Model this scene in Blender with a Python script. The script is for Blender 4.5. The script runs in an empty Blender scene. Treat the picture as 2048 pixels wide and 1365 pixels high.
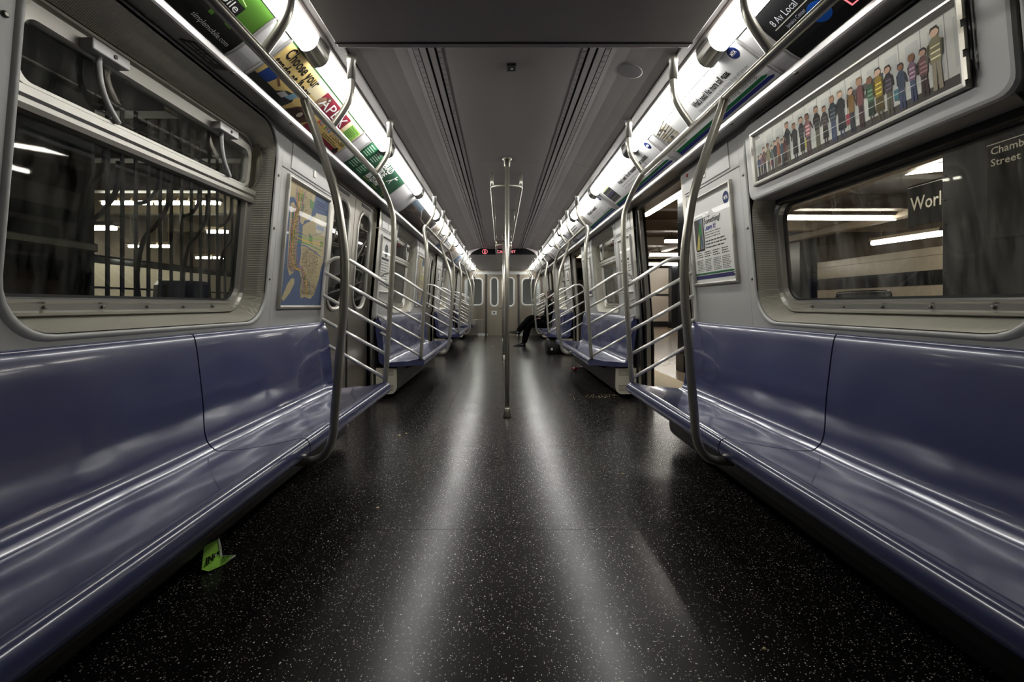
import bpy, bmesh, math, random
from mathutils import Vector, Matrix

random.seed(7)
SC = bpy.context.scene
COL = SC.collection
CH = 0.932            # camera height above the car floor; H values below are relative to it
PI = math.pi

# ------------------------------------------------------------------ camera, world, exposure
cam_d = bpy.data.cameras.new('camera')
cam = bpy.data.objects.new('camera', cam_d)
COL.objects.link(cam)
cam.location = (-0.055, 0.0, CH)
cam.rotation_euler = (PI / 2, 0, 0)
cam_d.sensor_fit = 'HORIZONTAL'
cam_d.sensor_width = 36.0
cam_d.lens = 922 / 2048 * 36.0
cam_d.shift_x = (1024 - 1001) / 2048
cam_d.shift_y = -(682.5 - 611) / 2048
cam_d.clip_start = 0.02
cam_d.clip_end = 200
SC.camera = cam

w = bpy.data.worlds.new('tunnel_dark')
w.use_nodes = True
w.node_tree.nodes['Background'].inputs[0].default_value = (0.9, 0.95, 1.0, 1)
w.node_tree.nodes['Background'].inputs[1].default_value = 0.006
SC.world = w

SC.view_settings.view_transform = 'Standard'
SC.view_settings.look = 'None'
SC.view_settings.gamma = 1.0
SC.view_settings.use_curve_mapping = False
SC.view_settings.exposure = 0.0
SC.cycles.use_denoising = True
SC.cycles.max_bounces = 8
SC.cycles.diffuse_bounces = 4
SC.cycles.glossy_bounces = 5
SC.cycles.transmission_bounces = 6
SC.cycles.transparent_max_bounces = 12
SC.cycles.sample_clamp_indirect = 4.0
SC.cycles.caustics_reflective = False
SC.cycles.caustics_refractive = False

LAMP = 26.0           # strength of the car's fluorescent diffusers
TUBE = 30.0           # strength of the station's tubes

# ------------------------------------------------------------------ colours and materials
def lin(c):
    return tuple(((x / 255) / 12.92 if x / 255 <= 0.04045 else ((x / 255 + 0.055) / 1.055) ** 2.4) for x in c)

def mat(name, rgb, rough=0.5, metal=0.0, noise=0.0, nscale=6.0, bump=0.0, bscale=200.0, rnoise=0.0,
        coat=0.0, spec=0.5, stretch=None, srgb=True):
    m = bpy.data.materials.new(name)
    m.use_nodes = True
    nt = m.node_tree
    b = nt.nodes['Principled BSDF']
    c = lin(rgb) if srgb else rgb
    b.inputs['Base Color'].default_value = (*c, 1)
    b.inputs['Roughness'].default_value = rough
    b.inputs['Metallic'].default_value = metal
    b.inputs['Specular IOR Level'].default_value = spec
    if coat:
        b.inputs['Coat Weight'].default_value = coat
        b.inputs['Coat Roughness'].default_value = 0.08
    tc = nt.nodes.new('ShaderNodeTexCoord')
    src = tc.outputs['Object']
    if stretch:
        mp = nt.nodes.new('ShaderNodeMapping')
        mp.inputs['Scale'].default_value = stretch
        nt.links.new(src, mp.inputs['Vector'])
        src = mp.outputs['Vector']
    if noise or rnoise:
        n = nt.nodes.new('ShaderNodeTexNoise')
        n.inputs['Scale'].default_value = nscale
        n.inputs['Detail'].default_value = 6
        nt.links.new(src, n.inputs['Vector'])
        if noise:
            r = nt.nodes.new('ShaderNodeMapRange')
            r.inputs['To Min'].default_value = 1 - noise
            r.inputs['To Max'].default_value = 1 + noise
            nt.links.new(n.outputs['Fac'], r.inputs['Value'])
            mx = nt.nodes.new('ShaderNodeMix')
            mx.data_type = 'RGBA'
            mx.blend_type = 'MULTIPLY'
            mx.inputs['Factor'].default_value = 1
            mx.inputs['A'].default_value = (*c, 1)
            nt.links.new(r.outputs['Result'], mx.inputs['B'])
            nt.links.new(mx.outputs['Result'], b.inputs['Base Color'])
        if rnoise:
            r2 = nt.nodes.new('ShaderNodeMapRange')
            r2.inputs['To Min'].default_value = max(0.02, rough - rnoise)
            r2.inputs['To Max'].default_value = rough + rnoise
            nt.links.new(n.outputs['Fac'], r2.inputs['Value'])
            nt.links.new(r2.outputs['Result'], b.inputs['Roughness'])
    if bump:
        bn = nt.nodes.new('ShaderNodeTexNoise')
        bn.inputs['Scale'].default_value = bscale
        bn.inputs['Detail'].default_value = 3
        nt.links.new(src, bn.inputs['Vector'])
        bp = nt.nodes.new('ShaderNodeBump')
        bp.inputs['Strength'].default_value = bump
        bp.inputs['Distance'].default_value = 0.002
        nt.links.new(bn.outputs['Fac'], bp.inputs['Height'])
        nt.links.new(bp.outputs['Normal'], b.inputs['Normal'])
    return m

def emit(name, rgb, strength):
    m = bpy.data.materials.new(name)
    m.use_nodes = True
    b = m.node_tree.nodes['Principled BSDF']
    b.inputs['Base Color'].default_value = (*rgb, 1)
    b.inputs['Emission Color'].default_value = (*rgb, 1)
    b.inputs['Emission Strength'].default_value = strength
    b.inputs['Roughness'].default_value = 0.4
    return m

def glass(name, tint=(0.86, 0.9, 0.86), dirt=0.05, refl=1.0):
    m = bpy.data.materials.new(name)
    m.use_nodes = True
    nt = m.node_tree
    nt.nodes.remove(nt.nodes['Principled BSDF'])
    out = nt.nodes['Material Output']
    tr = nt.nodes.new('ShaderNodeBsdfTransparent')
    tr.inputs[0].default_value = (*tint, 1)
    gl = nt.nodes.new('ShaderNodeBsdfGlossy')
    gl.inputs['Roughness'].default_value = 0.02
    fr = nt.nodes.new('ShaderNodeFresnel')
    fr.inputs['IOR'].default_value = 1.5
    mx = nt.nodes.new('ShaderNodeMixShader')
    ge = nt.nodes.new('ShaderNodeNewGeometry')
    inv = nt.nodes.new('ShaderNodeMath'); inv.operation = 'SUBTRACT'
    inv.inputs[0].default_value = refl
    bf = nt.nodes.new('ShaderNodeMath'); bf.operation = 'MULTIPLY'
    bf.inputs[1].default_value = refl
    nt.links.new(ge.outputs['Backfacing'], bf.inputs[0])
    nt.links.new(bf.outputs[0], inv.inputs[1])
    mf = nt.nodes.new('ShaderNodeMath'); mf.operation = 'MULTIPLY'
    nt.links.new(fr.outputs[0], mf.inputs[0]); nt.links.new(inv.outputs[0], mf.inputs[1])
    nt.links.new(mf.outputs[0], mx.inputs[0])
    nt.links.new(tr.outputs[0], mx.inputs[1])
    nt.links.new(gl.outputs[0], mx.inputs[2])
    di = nt.nodes.new('ShaderNodeBsdfDiffuse')
    di.inputs[0].default_value = (0.55, 0.53, 0.47, 1)
    tc = nt.nodes.new('ShaderNodeTexCoord')
    mp = nt.nodes.new('ShaderNodeMapping')
    mp.inputs['Scale'].default_value = (9, 9, 1.6)
    nt.links.new(tc.outputs['Object'], mp.inputs['Vector'])
    n = nt.nodes.new('ShaderNodeTexNoise')
    n.inputs['Scale'].default_value = 2.2
    n.inputs['Detail'].default_value = 9
    n.inputs['Roughness'].default_value = 0.7
    nt.links.new(mp.outputs['Vector'], n.inputs['Vector'])
    r = nt.nodes.new('ShaderNodeMapRange')
    r.inputs['From Min'].default_value = 0.42
    r.inputs['From Max'].default_value = 0.75
    r.inputs['To Min'].default_value = 0.0
    r.inputs['To Max'].default_value = dirt
    nt.links.new(n.outputs['Fac'], r.inputs['Value'])
    m2 = nt.nodes.new('ShaderNodeMixShader')
    nt.links.new(r.outputs['Result'], m2.inputs[0])
    nt.links.new(mx.outputs[0], m2.inputs[1])
    nt.links.new(di.outputs[0], m2.inputs[2])
    nt.links.new(m2.outputs[0], out.inputs['Surface'])
    return m

def floor_material():
    m = mat('speckled_black_floor', (26, 23, 22), 0.25, spec=0.18, rnoise=0.05, nscale=3.0)
    nt = m.node_tree
    b = nt.nodes['Principled BSDF']
    tc = nt.nodes['Texture Coordinate']
    fac = None
    for sc, cut, pick in ((84, 0.20, 0.24), (190, 0.27, 0.34)):
        v = nt.nodes.new('ShaderNodeTexVoronoi')
        v.inputs['Scale'].default_value = sc
        nt.links.new(tc.outputs['Object'], v.inputs['Vector'])
        lt = nt.nodes.new('ShaderNodeMath'); lt.operation = 'LESS_THAN'
        lt.inputs[1].default_value = cut
        nt.links.new(v.outputs['Distance'], lt.inputs[0])
        sep = nt.nodes.new('ShaderNodeSeparateColor')
        nt.links.new(v.outputs['Color'], sep.inputs[0])
        l2 = nt.nodes.new('ShaderNodeMath'); l2.operation = 'LESS_THAN'
        l2.inputs[1].default_value = pick
        nt.links.new(sep.outputs[0], l2.inputs[0])
        mu = nt.nodes.new('ShaderNodeMath'); mu.operation = 'MULTIPLY'
        nt.links.new(lt.outputs[0], mu.inputs[0]); nt.links.new(l2.outputs[0], mu.inputs[1])
        m3 = nt.nodes.new('ShaderNodeMath'); m3.operation = 'MULTIPLY'
        nt.links.new(mu.outputs[0], m3.inputs[0]); nt.links.new(sep.outputs[1], m3.inputs[1])
        if fac is None:
            fac = m3
        else:
            mm = nt.nodes.new('ShaderNodeMath'); mm.operation = 'MAXIMUM'
            nt.links.new(fac.outputs[0], mm.inputs[0]); nt.links.new(m3.outputs[0], mm.inputs[1])
            fac = mm
    mx = nt.nodes.new('ShaderNodeMix'); mx.data_type = 'RGBA'
    mx.inputs['A'].default_value = (0.0085, 0.0072, 0.0066, 1)
    mx.inputs['B'].default_value = (0.75, 0.73, 0.68, 1)
    nt.links.new(fac.outputs[0], mx.inputs['Factor'])
    nt.links.new(mx.outputs['Result'], b.inputs['Base Color'])
    return m

def weave_steel():
    """stainless sheet with a rolled diamond pattern"""
    m = mat('patterned_steel', (192, 188, 174), 0.36, 0.55, noise=0.12, nscale=3)
    nt = m.node_tree
    b = nt.nodes['Principled BSDF']
    tc = nt.nodes['Texture Coordinate']
    hs = []
    for rot in (0.6, -0.6):
        mp = nt.nodes.new('ShaderNodeMapping')
        mp.inputs['Rotation'].default_value = (rot, 0, 0)
        nt.links.new(tc.outputs['Object'], mp.inputs['Vector'])
        wv = nt.nodes.new('ShaderNodeTexWave')
        wv.bands_direction = 'Y'
        wv.inputs['Scale'].default_value = 60
        nt.links.new(mp.outputs['Vector'], wv.inputs['Vector'])
        hs.append(wv)
    ad = nt.nodes.new('ShaderNodeMath'); ad.operation = 'ADD'
    nt.links.new(hs[0].outputs['Fac'], ad.inputs[0]); nt.links.new(hs[1].outputs['Fac'], ad.inputs[1])
    bp = nt.nodes.new('ShaderNodeBump')
    bp.inputs['Strength'].default_value = 0.6
    bp.inputs['Distance'].default_value = 0.0015
    nt.links.new(ad.outputs[0], bp.inputs['Height'])
    nt.links.new(bp.outputs['Normal'], b.inputs['Normal'])
    return m

M = {
    'wall': mat('painted_grey_panel', (168, 168, 163), 0.34, noise=0.06, nscale=5, rnoise=0.06),
    'wall_dark': mat('dull_grey_panel', (98, 96, 94), 0.5, noise=0.1),
    'ceil': mat('grey_ceiling_laminate', (128, 122, 120), 0.42, noise=0.10, nscale=2.5, rnoise=0.08, bump=0.05, bscale=500),
    'ceil_low': mat('grey_ceiling_cover', (196, 188, 186), 0.30, noise=0.06, bump=0.05, bscale=500),
    'channel': mat('channel_grey', (104, 100, 97), 0.4, 0.3),
    'channel_dk': mat('dark_channel_edge', (44, 50, 44), 0.5),
    'slot': mat('black_air_slot', (6, 6, 6), 0.8),
    'steel': mat('brushed_steel', (176, 172, 160), 0.30, 1.0, noise=0.08, nscale=8, rnoise=0.06, stretch=(1, 1, 14)),
    'bulk': mat('bulkhead_steel', (138, 130, 114), 0.36, 0.6, noise=0.08, nscale=5, stretch=(9, 9, 0.6)),
    'steel_dk': mat('dull_door_steel', (138, 132, 122), 0.34, 0.9, noise=0.12, nscale=6, rnoise=0.07, stretch=(9, 9, 0.6)),
    'tube': mat('polished_tube_steel', (196, 192, 178), 0.28, 0.76, noise=0.05, nscale=5),
    'rung': mat('satin_rung_steel', (222, 220, 214), 0.33, 0.5),
    'weave': weave_steel(),
    'alu': mat('aluminium_frame', (178, 176, 168), 0.36, 0.85, noise=0.05),
    'ledge': mat('ledge_aluminium', (170, 168, 166), 0.4, 0.55, noise=0.12, nscale=9),
    'cove': mat('cove_panel_paint', (196, 195, 195), 0.35, noise=0.05),
    'seat': mat('blue_seat_shell', (60, 64, 96), 0.22, noise=0.06, nscale=3, rnoise=0.05, coat=0.5),
    'black': mat('black_rubber', (9, 9, 10), 0.55),
    'black_gloss': mat('black_gloss', (6, 6, 7), 0.15),
    'cap': mat('lamp_cap_steel', (150, 148, 142), 0.28, 0.9),
    'white': mat('white_latch_paint', (205, 205, 200), 0.4),
    'cream': mat('cream_heater_end', (196, 190, 172), 0.5, noise=0.06),
    'heater': mat('heater_cover_grey', (60, 57, 54), 0.5, 0.3, noise=0.15),
    'bolt': mat('bolt_steel', (120, 118, 112), 0.35, 0.9),
    'glass': glass('window_glass', dirt=0.07),
    'glass_dirty': glass('dirty_window_glass', tint=(0.92, 0.92, 0.88), dirt=0.16),
    'glass_dk': glass('door_glass', tint=(0.6, 0.62, 0.6), dirt=0.04),
    'floor': floor_material(),
    'lamp': emit('fluorescent_diffuser', (1.0, 0.985, 0.955), LAMP),
    'tubelight': emit('station_tube', (1.0, 0.96, 0.88), TUBE),
    'tubelight_far': emit('far_track_tube', (1.0, 0.95, 0.85), TUBE * 2.5),
    'red': emit('red_led', (1.0, 0.22, 0.26), 1.1),
    'tile': mat('cream_wall_tile', (205, 192, 172), 0.25, noise=0.08, nscale=2),
    'tile_black': mat('black_wall_tile', (12, 12, 13), 0.12),
    'concrete': mat('brown_station_ceiling', (94, 82, 68), 0.7, noise=0.25, nscale=1.5),
    'beam': mat('painted_beam', (120, 106, 86), 0.5, noise=0.2, nscale=3),
    'dark_paint': mat('dark_blue_column_paint', (20, 23, 29), 0.35, noise=0.15),
    'platform': mat('polished_platform_terrazzo', (150, 132, 112), 0.22, noise=0.15, nscale=12),
    'edge_strip': mat('pale_platform_edge', (215, 196, 160), 0.6, noise=0.08),
    'fence': mat('black_iron', (14, 14, 15), 0.45),
    'tunnel': mat('sooty_concrete', (26, 24, 22), 0.8, noise=0.3),
    'cloth': mat('black_suit_cloth', (5, 5, 6), 1.0, spec=0.08),
    'skin': mat('skin', (84, 58, 48), 0.5),
    'hair': mat('black_hair', (10, 9, 9), 0.6),
    'shoe': mat('black_shoe_leather', (8, 8, 9), 0.25),
    'crumb': mat('pale_crumbs', (214, 196, 140), 0.7),
}

def print_material():
    m = bpy.data.materials.new('printed_ink')
    m.use_nodes = True
    nt = m.node_tree
    a = nt.nodes.new('ShaderNodeAttribute')
    a.attribute_name = 'Col'
    b = nt.nodes['Principled BSDF']
    b.inputs['Roughness'].default_value = 0.55
    b.inputs['Specular IOR Level'].default_value = 0.2
    nt.links.new(a.outputs['Color'], b.inputs['Base Color'])
    return m
M['ink'] = print_material()

# ------------------------------------------------------------------ object helpers
def wloc(o):
    v = Vector((0, 0, 0))
    while o is not None:
        v += o.location
        o = o.parent
    return v

def tag(o, label=None, cat=None, group=None, kind=None):
    if label: o['label'] = label
    if cat: o['category'] = cat
    if group: o['group'] = group
    if kind: o['kind'] = kind
    return o

def thing(name, loc, label=None, cat=None, group=None, kind=None):
    o = bpy.data.objects.new(name, None)
    o.empty_display_size = 0.1
    COL.objects.link(o)
    o.location = loc
    return tag(o, label, cat, group, kind)

def dup(root, dv, label=None, **kw):
    """copy a thing with its parts and sub-parts, moved by dv"""
    r = root.copy()
    COL.objects.link(r)
    r.location = root.location + Vector(dv)
    for ch in list(root.children):
        c = ch.copy(); COL.objects.link(c); c.parent = r
        for g in list(ch.children):
            d = g.copy(); COL.objects.link(d); d.parent = c
    tag(r, label, **kw)
    return r

class MB:
    """collects shapes into one mesh; s mirrors x"""
    def __init__(self, s=1):
        self.s, self.v, self.f, self.mi, self.sm = s, [], [], [], []
    def add(self, vs, fs, m=0, smooth=False):
        b = len(self.v)
        self.v += [(self.s * p[0], p[1], p[2]) for p in vs]
        for f in fs:
            self.f.append([b + i for i in f]); self.mi.append(m); self.sm.append(smooth)
        return self
    def box(self, x0, x1, y0, y1, z0, z1, m=0):
        vs = [(x, y, z) for x in (x0, x1) for y in (y0, y1) for z in (z0, z1)]
        return self.add(vs, [(0, 1, 3, 2), (4, 6, 7, 5), (0, 4, 5, 1), (2, 3, 7, 6), (0, 2, 6, 4), (1, 5, 7, 3)], m)
    def loft(self, rings, cap=(True, True), m=0, smooth=False, closed=True):
        n = len(rings[0]); vs = [p for r in rings for p in r]; fs = []
        for i in range(len(rings) - 1):
            for j in range(n if closed else n - 1):
                k = (j + 1) % n
                fs.append((i * n + j, i * n + k, (i + 1) * n + k, (i + 1) * n + j))
        self.add(vs, fs, m, smooth)
        b = len(self.v) - len(vs)
        for e, base in ((0, b), (1, b + (len(rings) - 1) * n)):
            if cap[e]:
                self.f.append([base + j for j in range(n)]); self.mi.append(m); self.sm.append(False)
        return self
    def prism(self, prof, y0, y1, m=0, smooth=False):
        """(x, z) outline extruded along y"""
        return self.loft([[(x, y0, z) for x, z in prof], [(x, y1, z) for x, z in prof]], m=m, smooth=smooth)
    def tube(self, path, r, n=10, m=0, closed=False):
        P = [Vector(p) for p in path]
        rings = []; up = None
        for i, p in enumerate(P):
            if closed:
                t = (P[(i + 1) % len(P)] - P[i - 1]).normalized()
            else:
                t = (P[min(i + 1, len(P) - 1)] - P[max(i - 1, 0)]).normalized()
            if up is None:
                up = Vector((0, 0, 1)) if abs(t.z) < 0.9 else Vector((1, 0, 0))
            a = (up - t * up.dot(t)).normalized(); up = a
            b = t.cross(a)
            rr = r[i] if isinstance(r, (list, tuple)) else r
            rings.append([p + (a * math.cos(2 * PI * k / n) + b * math.sin(2 * PI * k / n)) * rr for k in range(n)])
        if closed:
            rings.append(rings[0])
            return self.loft(rings, (False, False), m, True)
        return self.loft(rings, (True, True), m, True)
    def lathe(self, base, prof, n=20, m=0, axis='z'):
        rings = []
        for r, h in prof:
            ring = []
            for k in range(n):
                c, s_ = math.cos(2 * PI * k / n) * r, math.sin(2 * PI * k / n) * r
                q = {'z': (c, s_, h), 'x': (h, c, s_), 'y': (c, h, s_)}[axis]
                ring.append((base[0] + q[0], base[1] + q[1], base[2] + q[2]))
            rings.append(ring)
        return self.loft(rings, (True, True), m, True)
    def build(self, name, mats, parent=None, bevel=0.0, seg=2, recalc=True):
        me = bpy.data.meshes.new(name)
        off = wloc(parent) if parent else Vector((0, 0, 0))
        me.from_pydata([tuple(Vector(p) - off) for p in self.v], [], self.f)
        if not isinstance(mats, (list, tuple)):
            mats = [mats]
        for m_ in mats:
            me.materials.append(m_)
        me.polygons.foreach_set('material_index', self.mi)
        me.polygons.foreach_set('use_smooth', self.sm)
        if recalc:
            bm = bmesh.new(); bm.from_mesh(me)
            bmesh.ops.recalc_face_normals(bm, faces=bm.faces)
            bm.to_mesh(me); bm.free()
        me.update()
        o = bpy.data.objects.new(name, me)
        COL.objects.link(o)
        if parent:
            o.parent = parent
        if bevel:
            b = o.modifiers.new('bevel', 'BEVEL')
            b.width = bevel; b.segments = seg; b.limit_method = 'ANGLE'; b.angle_limit = 0.6
        return o

def cr(pts, k=4):
    """Catmull-Rom through the points"""
    P = [Vector(p) for p in pts]; out = []
    for i in range(len(P) - 1):
        a, b, c, d = P[max(i - 1, 0)], P[i], P[i + 1], P[min(i + 2, len(P) - 1)]
        for j in range(k):
            t = j / k
            out.append(0.5 * ((2 * b) + (c - a) * t + (2 * a - 5 * b + 4 * c - d) * t * t + (3 * b - a - 3 * c + d) * t ** 3))
    out.append(P[-1])
    return out

def rr(z0, z1, h0, h1, r, n=7):
    """rounded rectangle, anticlockwise from the lower right corner"""
    r = min(r, (z1 - z0) / 2 - 1e-4, (h1 - h0) / 2 - 1e-4)
    out = []
    for cz, chh, a0 in ((z1 - r, h0 + r, -PI / 2), (z1 - r, h1 - r, 0), (z0 + r, h1 - r, PI / 2), (z0 + r, h0 + r, PI)):
        for i in range(n + 1):
            a = a0 + PI / 2 * i / n
            out.append((cz + math.cos(a) * r, chh + math.sin(a) * r))
    return out

def ray_poly(c, ang, poly):
    dx, dy = math.cos(ang), math.sin(ang); best = None
    for i in range(len(poly)):
        x1, y1 = poly[i][0] - c[0], poly[i][1] - c[1]
        x2, y2 = poly[(i + 1) % len(poly)][0] - c[0], poly[(i + 1) % len(poly)][1] - c[1]
        ex, ey = x2 - x1, y2 - y1
        den = dx * ey - dy * ex
        if abs(den) < 1e-12: continue
        t = (x1 * ey - y1 * ex) / den
        u = (x1 * dy - y1 * dx) / den
        if t > 0 and -1e-6 <= u <= 1 + 1e-6 and (best is None or t < best):
            best = t
    return (c[0] + dx * best, c[1] + dy * best)

def ring_plate(mb, rect, hole, xf, t, m=0):
    """plate with a hole, in the (z, h) plane at x = xf(h), t thick outwards"""
    z0, z1, h0, h1 = rect
    R = [(z0, h0), (z1, h0), (z1, h1), (z0, h1)]
    c = (sum(p[0] for p in hole) / len(hole), sum(p[1] for p in hole) / len(hole))
    A = sorted([math.atan2(p[1] - c[1], p[0] - c[0]) for p in hole] + [math.atan2(p[1] - c[1], p[0] - c[0]) for p in R])
    A2 = []
    for a in A:
        if not A2 or a - A2[-1] > 1e-4: A2.append(a)
    ho = [ray_poly(c, a, hole) for a in A2]
    ou = [ray_poly(c, a, R) for a in A2]
    P = lambda q, d: (xf(q[1]) + d, q[0], q[1] + CH)
    rings = [[P(q, 0) for q in ou], [P(q, 0) for q in ho], [P(q, t) for q in ho], [P(q, t) for q in ou], [P(q, 0) for q in ou]]
    mb.loft(rings, (False, False), m)
    return mb

def XW(h):
    """inner face of the side wall: upright to the seat tops, leaning in above"""
    return 1.30 if h <= -0.14 else 1.30 - 0.085 * (h + 0.14)

def plate(mb, z0, z1, h0, h1, xf, t0, t1, m=0):
    """flat plate following the wall, from t0 to t1 outwards of xf"""
    vs = []
    for z in (z0, z1):
        for h in (h0, h1):
            for t in (t0, t1):
                vs.append((xf(h) + t, z, h + CH))
    return mb.add(vs, [(0, 1, 3, 2), (4, 6, 7, 5), (0, 4, 5, 1), (2, 3, 7, 6), (0, 2, 6, 4), (1, 5, 7, 3)], m)

SIDE = {-1: 'left', 1: 'right'}
PITCH = 4.04
NTH = ['nearest', 'second', 'third', 'farthest']

# ------------------------------------------------------------------ flat print
_txt = {}
def text_tris(s, bold=0.0):
    key = (s, bold)
    if key not in _txt:
        cu = bpy.data.curves.new('t', 'FONT')
        cu.body = s; cu.size = 1.0; cu.offset = bold; cu.resolution_u = 2
        o = bpy.data.objects.new('t', cu)
        COL.objects.link(o)
        bpy.context.view_layer.update()
        me = bpy.data.meshes.new_from_object(o.evaluated_get(bpy.context.evaluated_depsgraph_get()))
        vs = [(v.co.x, v.co.y) for v in me.vertices]
        fs = [list(p.vertices) for p in me.polygons]
        bpy.data.objects.remove(o); bpy.data.curves.remove(cu); bpy.data.meshes.remove(me)
        wd = max([v[0] for v in vs] + [0.01])
        _txt[key] = (vs, fs, wd)
    return _txt[key]

class Print:
    def __init__(self): self.F = []
    def poly(self, pts, c, l=1): self.F.append((list(pts), c, l)); return self
    def rect(self, u0, v0, u1, v1, c, l=1): return self.poly([(u0, v0), (u1, v0), (u1, v1), (u0, v1)], c, l)
    def circ(self, u, v, r, c, l=1, n=18, ry=None):
        return self.poly([(u + r * math.cos(2 * PI * k / n), v + (ry or r) * math.sin(2 * PI * k / n)) for k in range(n)], c, l)
    def line(self, p, q, wd, c, l=2):
        d = Vector((q[0] - p[0], q[1] - p[1]))
        if d.length < 1e-6: return self
        n = Vector((-d.y, d.x)).normalized() * wd / 2
        return self.poly([(p[0] + n.x, p[1] + n.y), (p[0] - n.x, p[1] - n.y), (q[0] - n.x, q[1] - n.y), (q[0] + n.x, q[1] + n.y)], c, l)
    def path(self, pts, wd, c, l=2):
        for a, b in zip(pts, pts[1:]): self.line(a, b, wd, c, l)
        return self
    def text(self, s, u, v, h, c, l=4, width=None, bold=0.0):
        vs, fs, wd = text_tris(s, bold)
        k = h / 0.72
        kx = (width / wd) if width else k
        for f in fs:
            self.F.append(([(u + vs[i][0] * kx, v + vs[i][1] * k) for i in f], c, l))
        return self
    def lines(self, u0, u1, v0, v1, n, c, l=3, rnd=None):
        """rows of unreadably small print"""
        rnd = rnd or random.Random(int(u0 * 1000 + v0 * 7000))
        st = (v1 - v0) / n
        for i in range(n):
            v = v1 - st * (i + 0.7); u = u0; end = u1 - (u1 - u0) * rnd.random() * 0.3
            while u < end:
                wl = rnd.uniform(0.25, 1.1) * st * 2.4
                self.rect(u, v, min(u + wl, end), v + st * 0.42, c, l); u += wl + st * 0.35
        return self
    def build(self, name, surf, parent, cuts=None):
        V, Fc, Cc = [], [], []
        for pts, c, l in self.F:
            pieces = [pts]
            if cuts:
                for cv in cuts:
                    nx = []
                    for p in pieces:
                        lo, hi = min(q[1] for q in p), max(q[1] for q in p)
                        if lo < cv - 1e-6 and hi > cv + 1e-6:
                            nx += [q for q in (clip(p, cv, 1), clip(p, cv, -1)) if len(q) > 2]
                        else: nx.append(p)
                    pieces = nx
            for p in pieces:
                b = len(V)
                V += [surf(q[0], q[1], 0.0004 * l) for q in p]
                Fc.append(list(range(b, b + len(p)))); Cc.append(c)
        off = wloc(parent)
        me = bpy.data.meshes.new(name)
        me.from_pydata([tuple(Vector(p) - off) for p in V], [], Fc)
        at = me.color_attributes.new('Col', 'FLOAT_COLOR', 'CORNER')
        i = 0
        for f, c in zip(Fc, Cc):
            cc = (*lin(c), 1)
            for _ in f:
                at.data[i].color = cc; i += 1
        me.materials.append(M['ink'])
        o = bpy.data.objects.new(name, me)
        COL.objects.link(o); o.parent = parent
        return o

def clip(p, cv, sgn):
    out = []
    for i in range(len(p)):
        a, b = p[i], p[(i + 1) % len(p)]
        da, db = (a[1] - cv) * sgn, (b[1] - cv) * sgn
        if da >= 0: out.append(a)
        if da * db < 0:
            t = da / (da - db)
            out.append((a[0] + (b[0] - a[0]) * t, cv))
    return out

# ================================================================== THE CAR SHELL
ZEND = 14.1           # far bulkhead
ZNEAR = -0.6          # shell begins a little behind the camera
ZW = 1.767            # first window centre
JN, JF = -1.37, 1.475 # wall section reaches, measured from a window centre

# ---- floor: sheets with fine joints
floor = MB().box(-1.40, 1.40, ZNEAR, ZEND + 0.3, -0.10, -0.012).build('floor', M['slot'])
tag(floor, kind='structure')
edges = [1.914 + 1.125 * k for k in range(-3, 12)]
edges = [ZNEAR] + [e for e in edges if ZNEAR + 0.1 < e < ZEND - 0.1] + [ZEND]
for a, b in zip(edges, edges[1:]):
    for x0, x1 in ((-1.40, -0.52), (-0.52, 0.52), (0.52, 1.40)):
        MB().box(x0 + 0.0008, x1 - 0.0008, a + 0.0012, b - 0.0012, -0.012, 0.0).build('floor_sheet', M['floor'], floor)

# ---- ceiling
Z1, Z2 = 1.935, 9.85  # raised vault between two lower covers
ceiling = MB().box(-0.80, 0.80, ZNEAR, ZEND, CH + 1.26, CH + 1.30).build('ceiling', M['slot'])
tag(ceiling, kind='structure')
MB().box(-0.735, 0.735, ZNEAR, Z1, CH + 1.08, CH + 1.26).build('ceiling_cover', M['ceil_low'], ceiling, 0.004)
MB().box(-0.735, 0.735, Z2 + 0.02, ZEND, CH + 1.08, CH + 1.26).build('ceiling_cover', M['ceil_low'], ceiling, 0.004)
MB().box(-0.735, 0.735, Z1 - 0.045, Z1 - 0.035, CH + 1.077, CH + 1.081).build('cover_seam', M['slot'], ceiling)
bounds = [Z1 + 0.001, 3.92, 5.87, 7.85, Z2]
for a, b in zip(bounds, bounds[1:]):
    MB().box(-0.335, 0.335, a + 0.0015, b - 0.0015, CH + 1.22, CH + 1.24).build('ceiling_panel', M['ceil'], ceiling)
    for s in (-1, 1):
        prof = [(0.499, 1.22), (0.56, 1.213), (0.63, 1.195), (0.70, 1.172), (0.742, 1.152), (0.76, 1.17), (0.62, 1.23), (0.499, 1.24)]
        MB(s).prism([(x, h + CH) for x, h in prof], a + 0.0015, b - 0.0015).build('side_ceiling_panel', M['ceil'], ceiling)
        d = MB(s)
        for x0, x1 in ((0.3365, 0.358), (0.370, 0.399), (0.411, 0.441), (0.446, 0.470), (0.4735, 0.4975)):
            d.box(x0, x1, a + 0.002, b - 0.002, CH + 1.2165, CH + 1.236)
        d.build('air_diffuser', M['ceil'], ceiling)['kind'] = 'stuff'
        d = MB(s)
        k = a + 0.03
        while k < b - 0.03:
            d.box(0.449, 0.467, k, k + 0.012, CH + 1.2155, CH + 1.2166)
            d.box(0.342, 0.355, k + 0.02, k + 0.03, CH + 1.2155, CH + 1.2166)
            k += 0.055
        d.build('air_notch', M['wall_dark'], ceiling)['kind'] = 'stuff'

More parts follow.
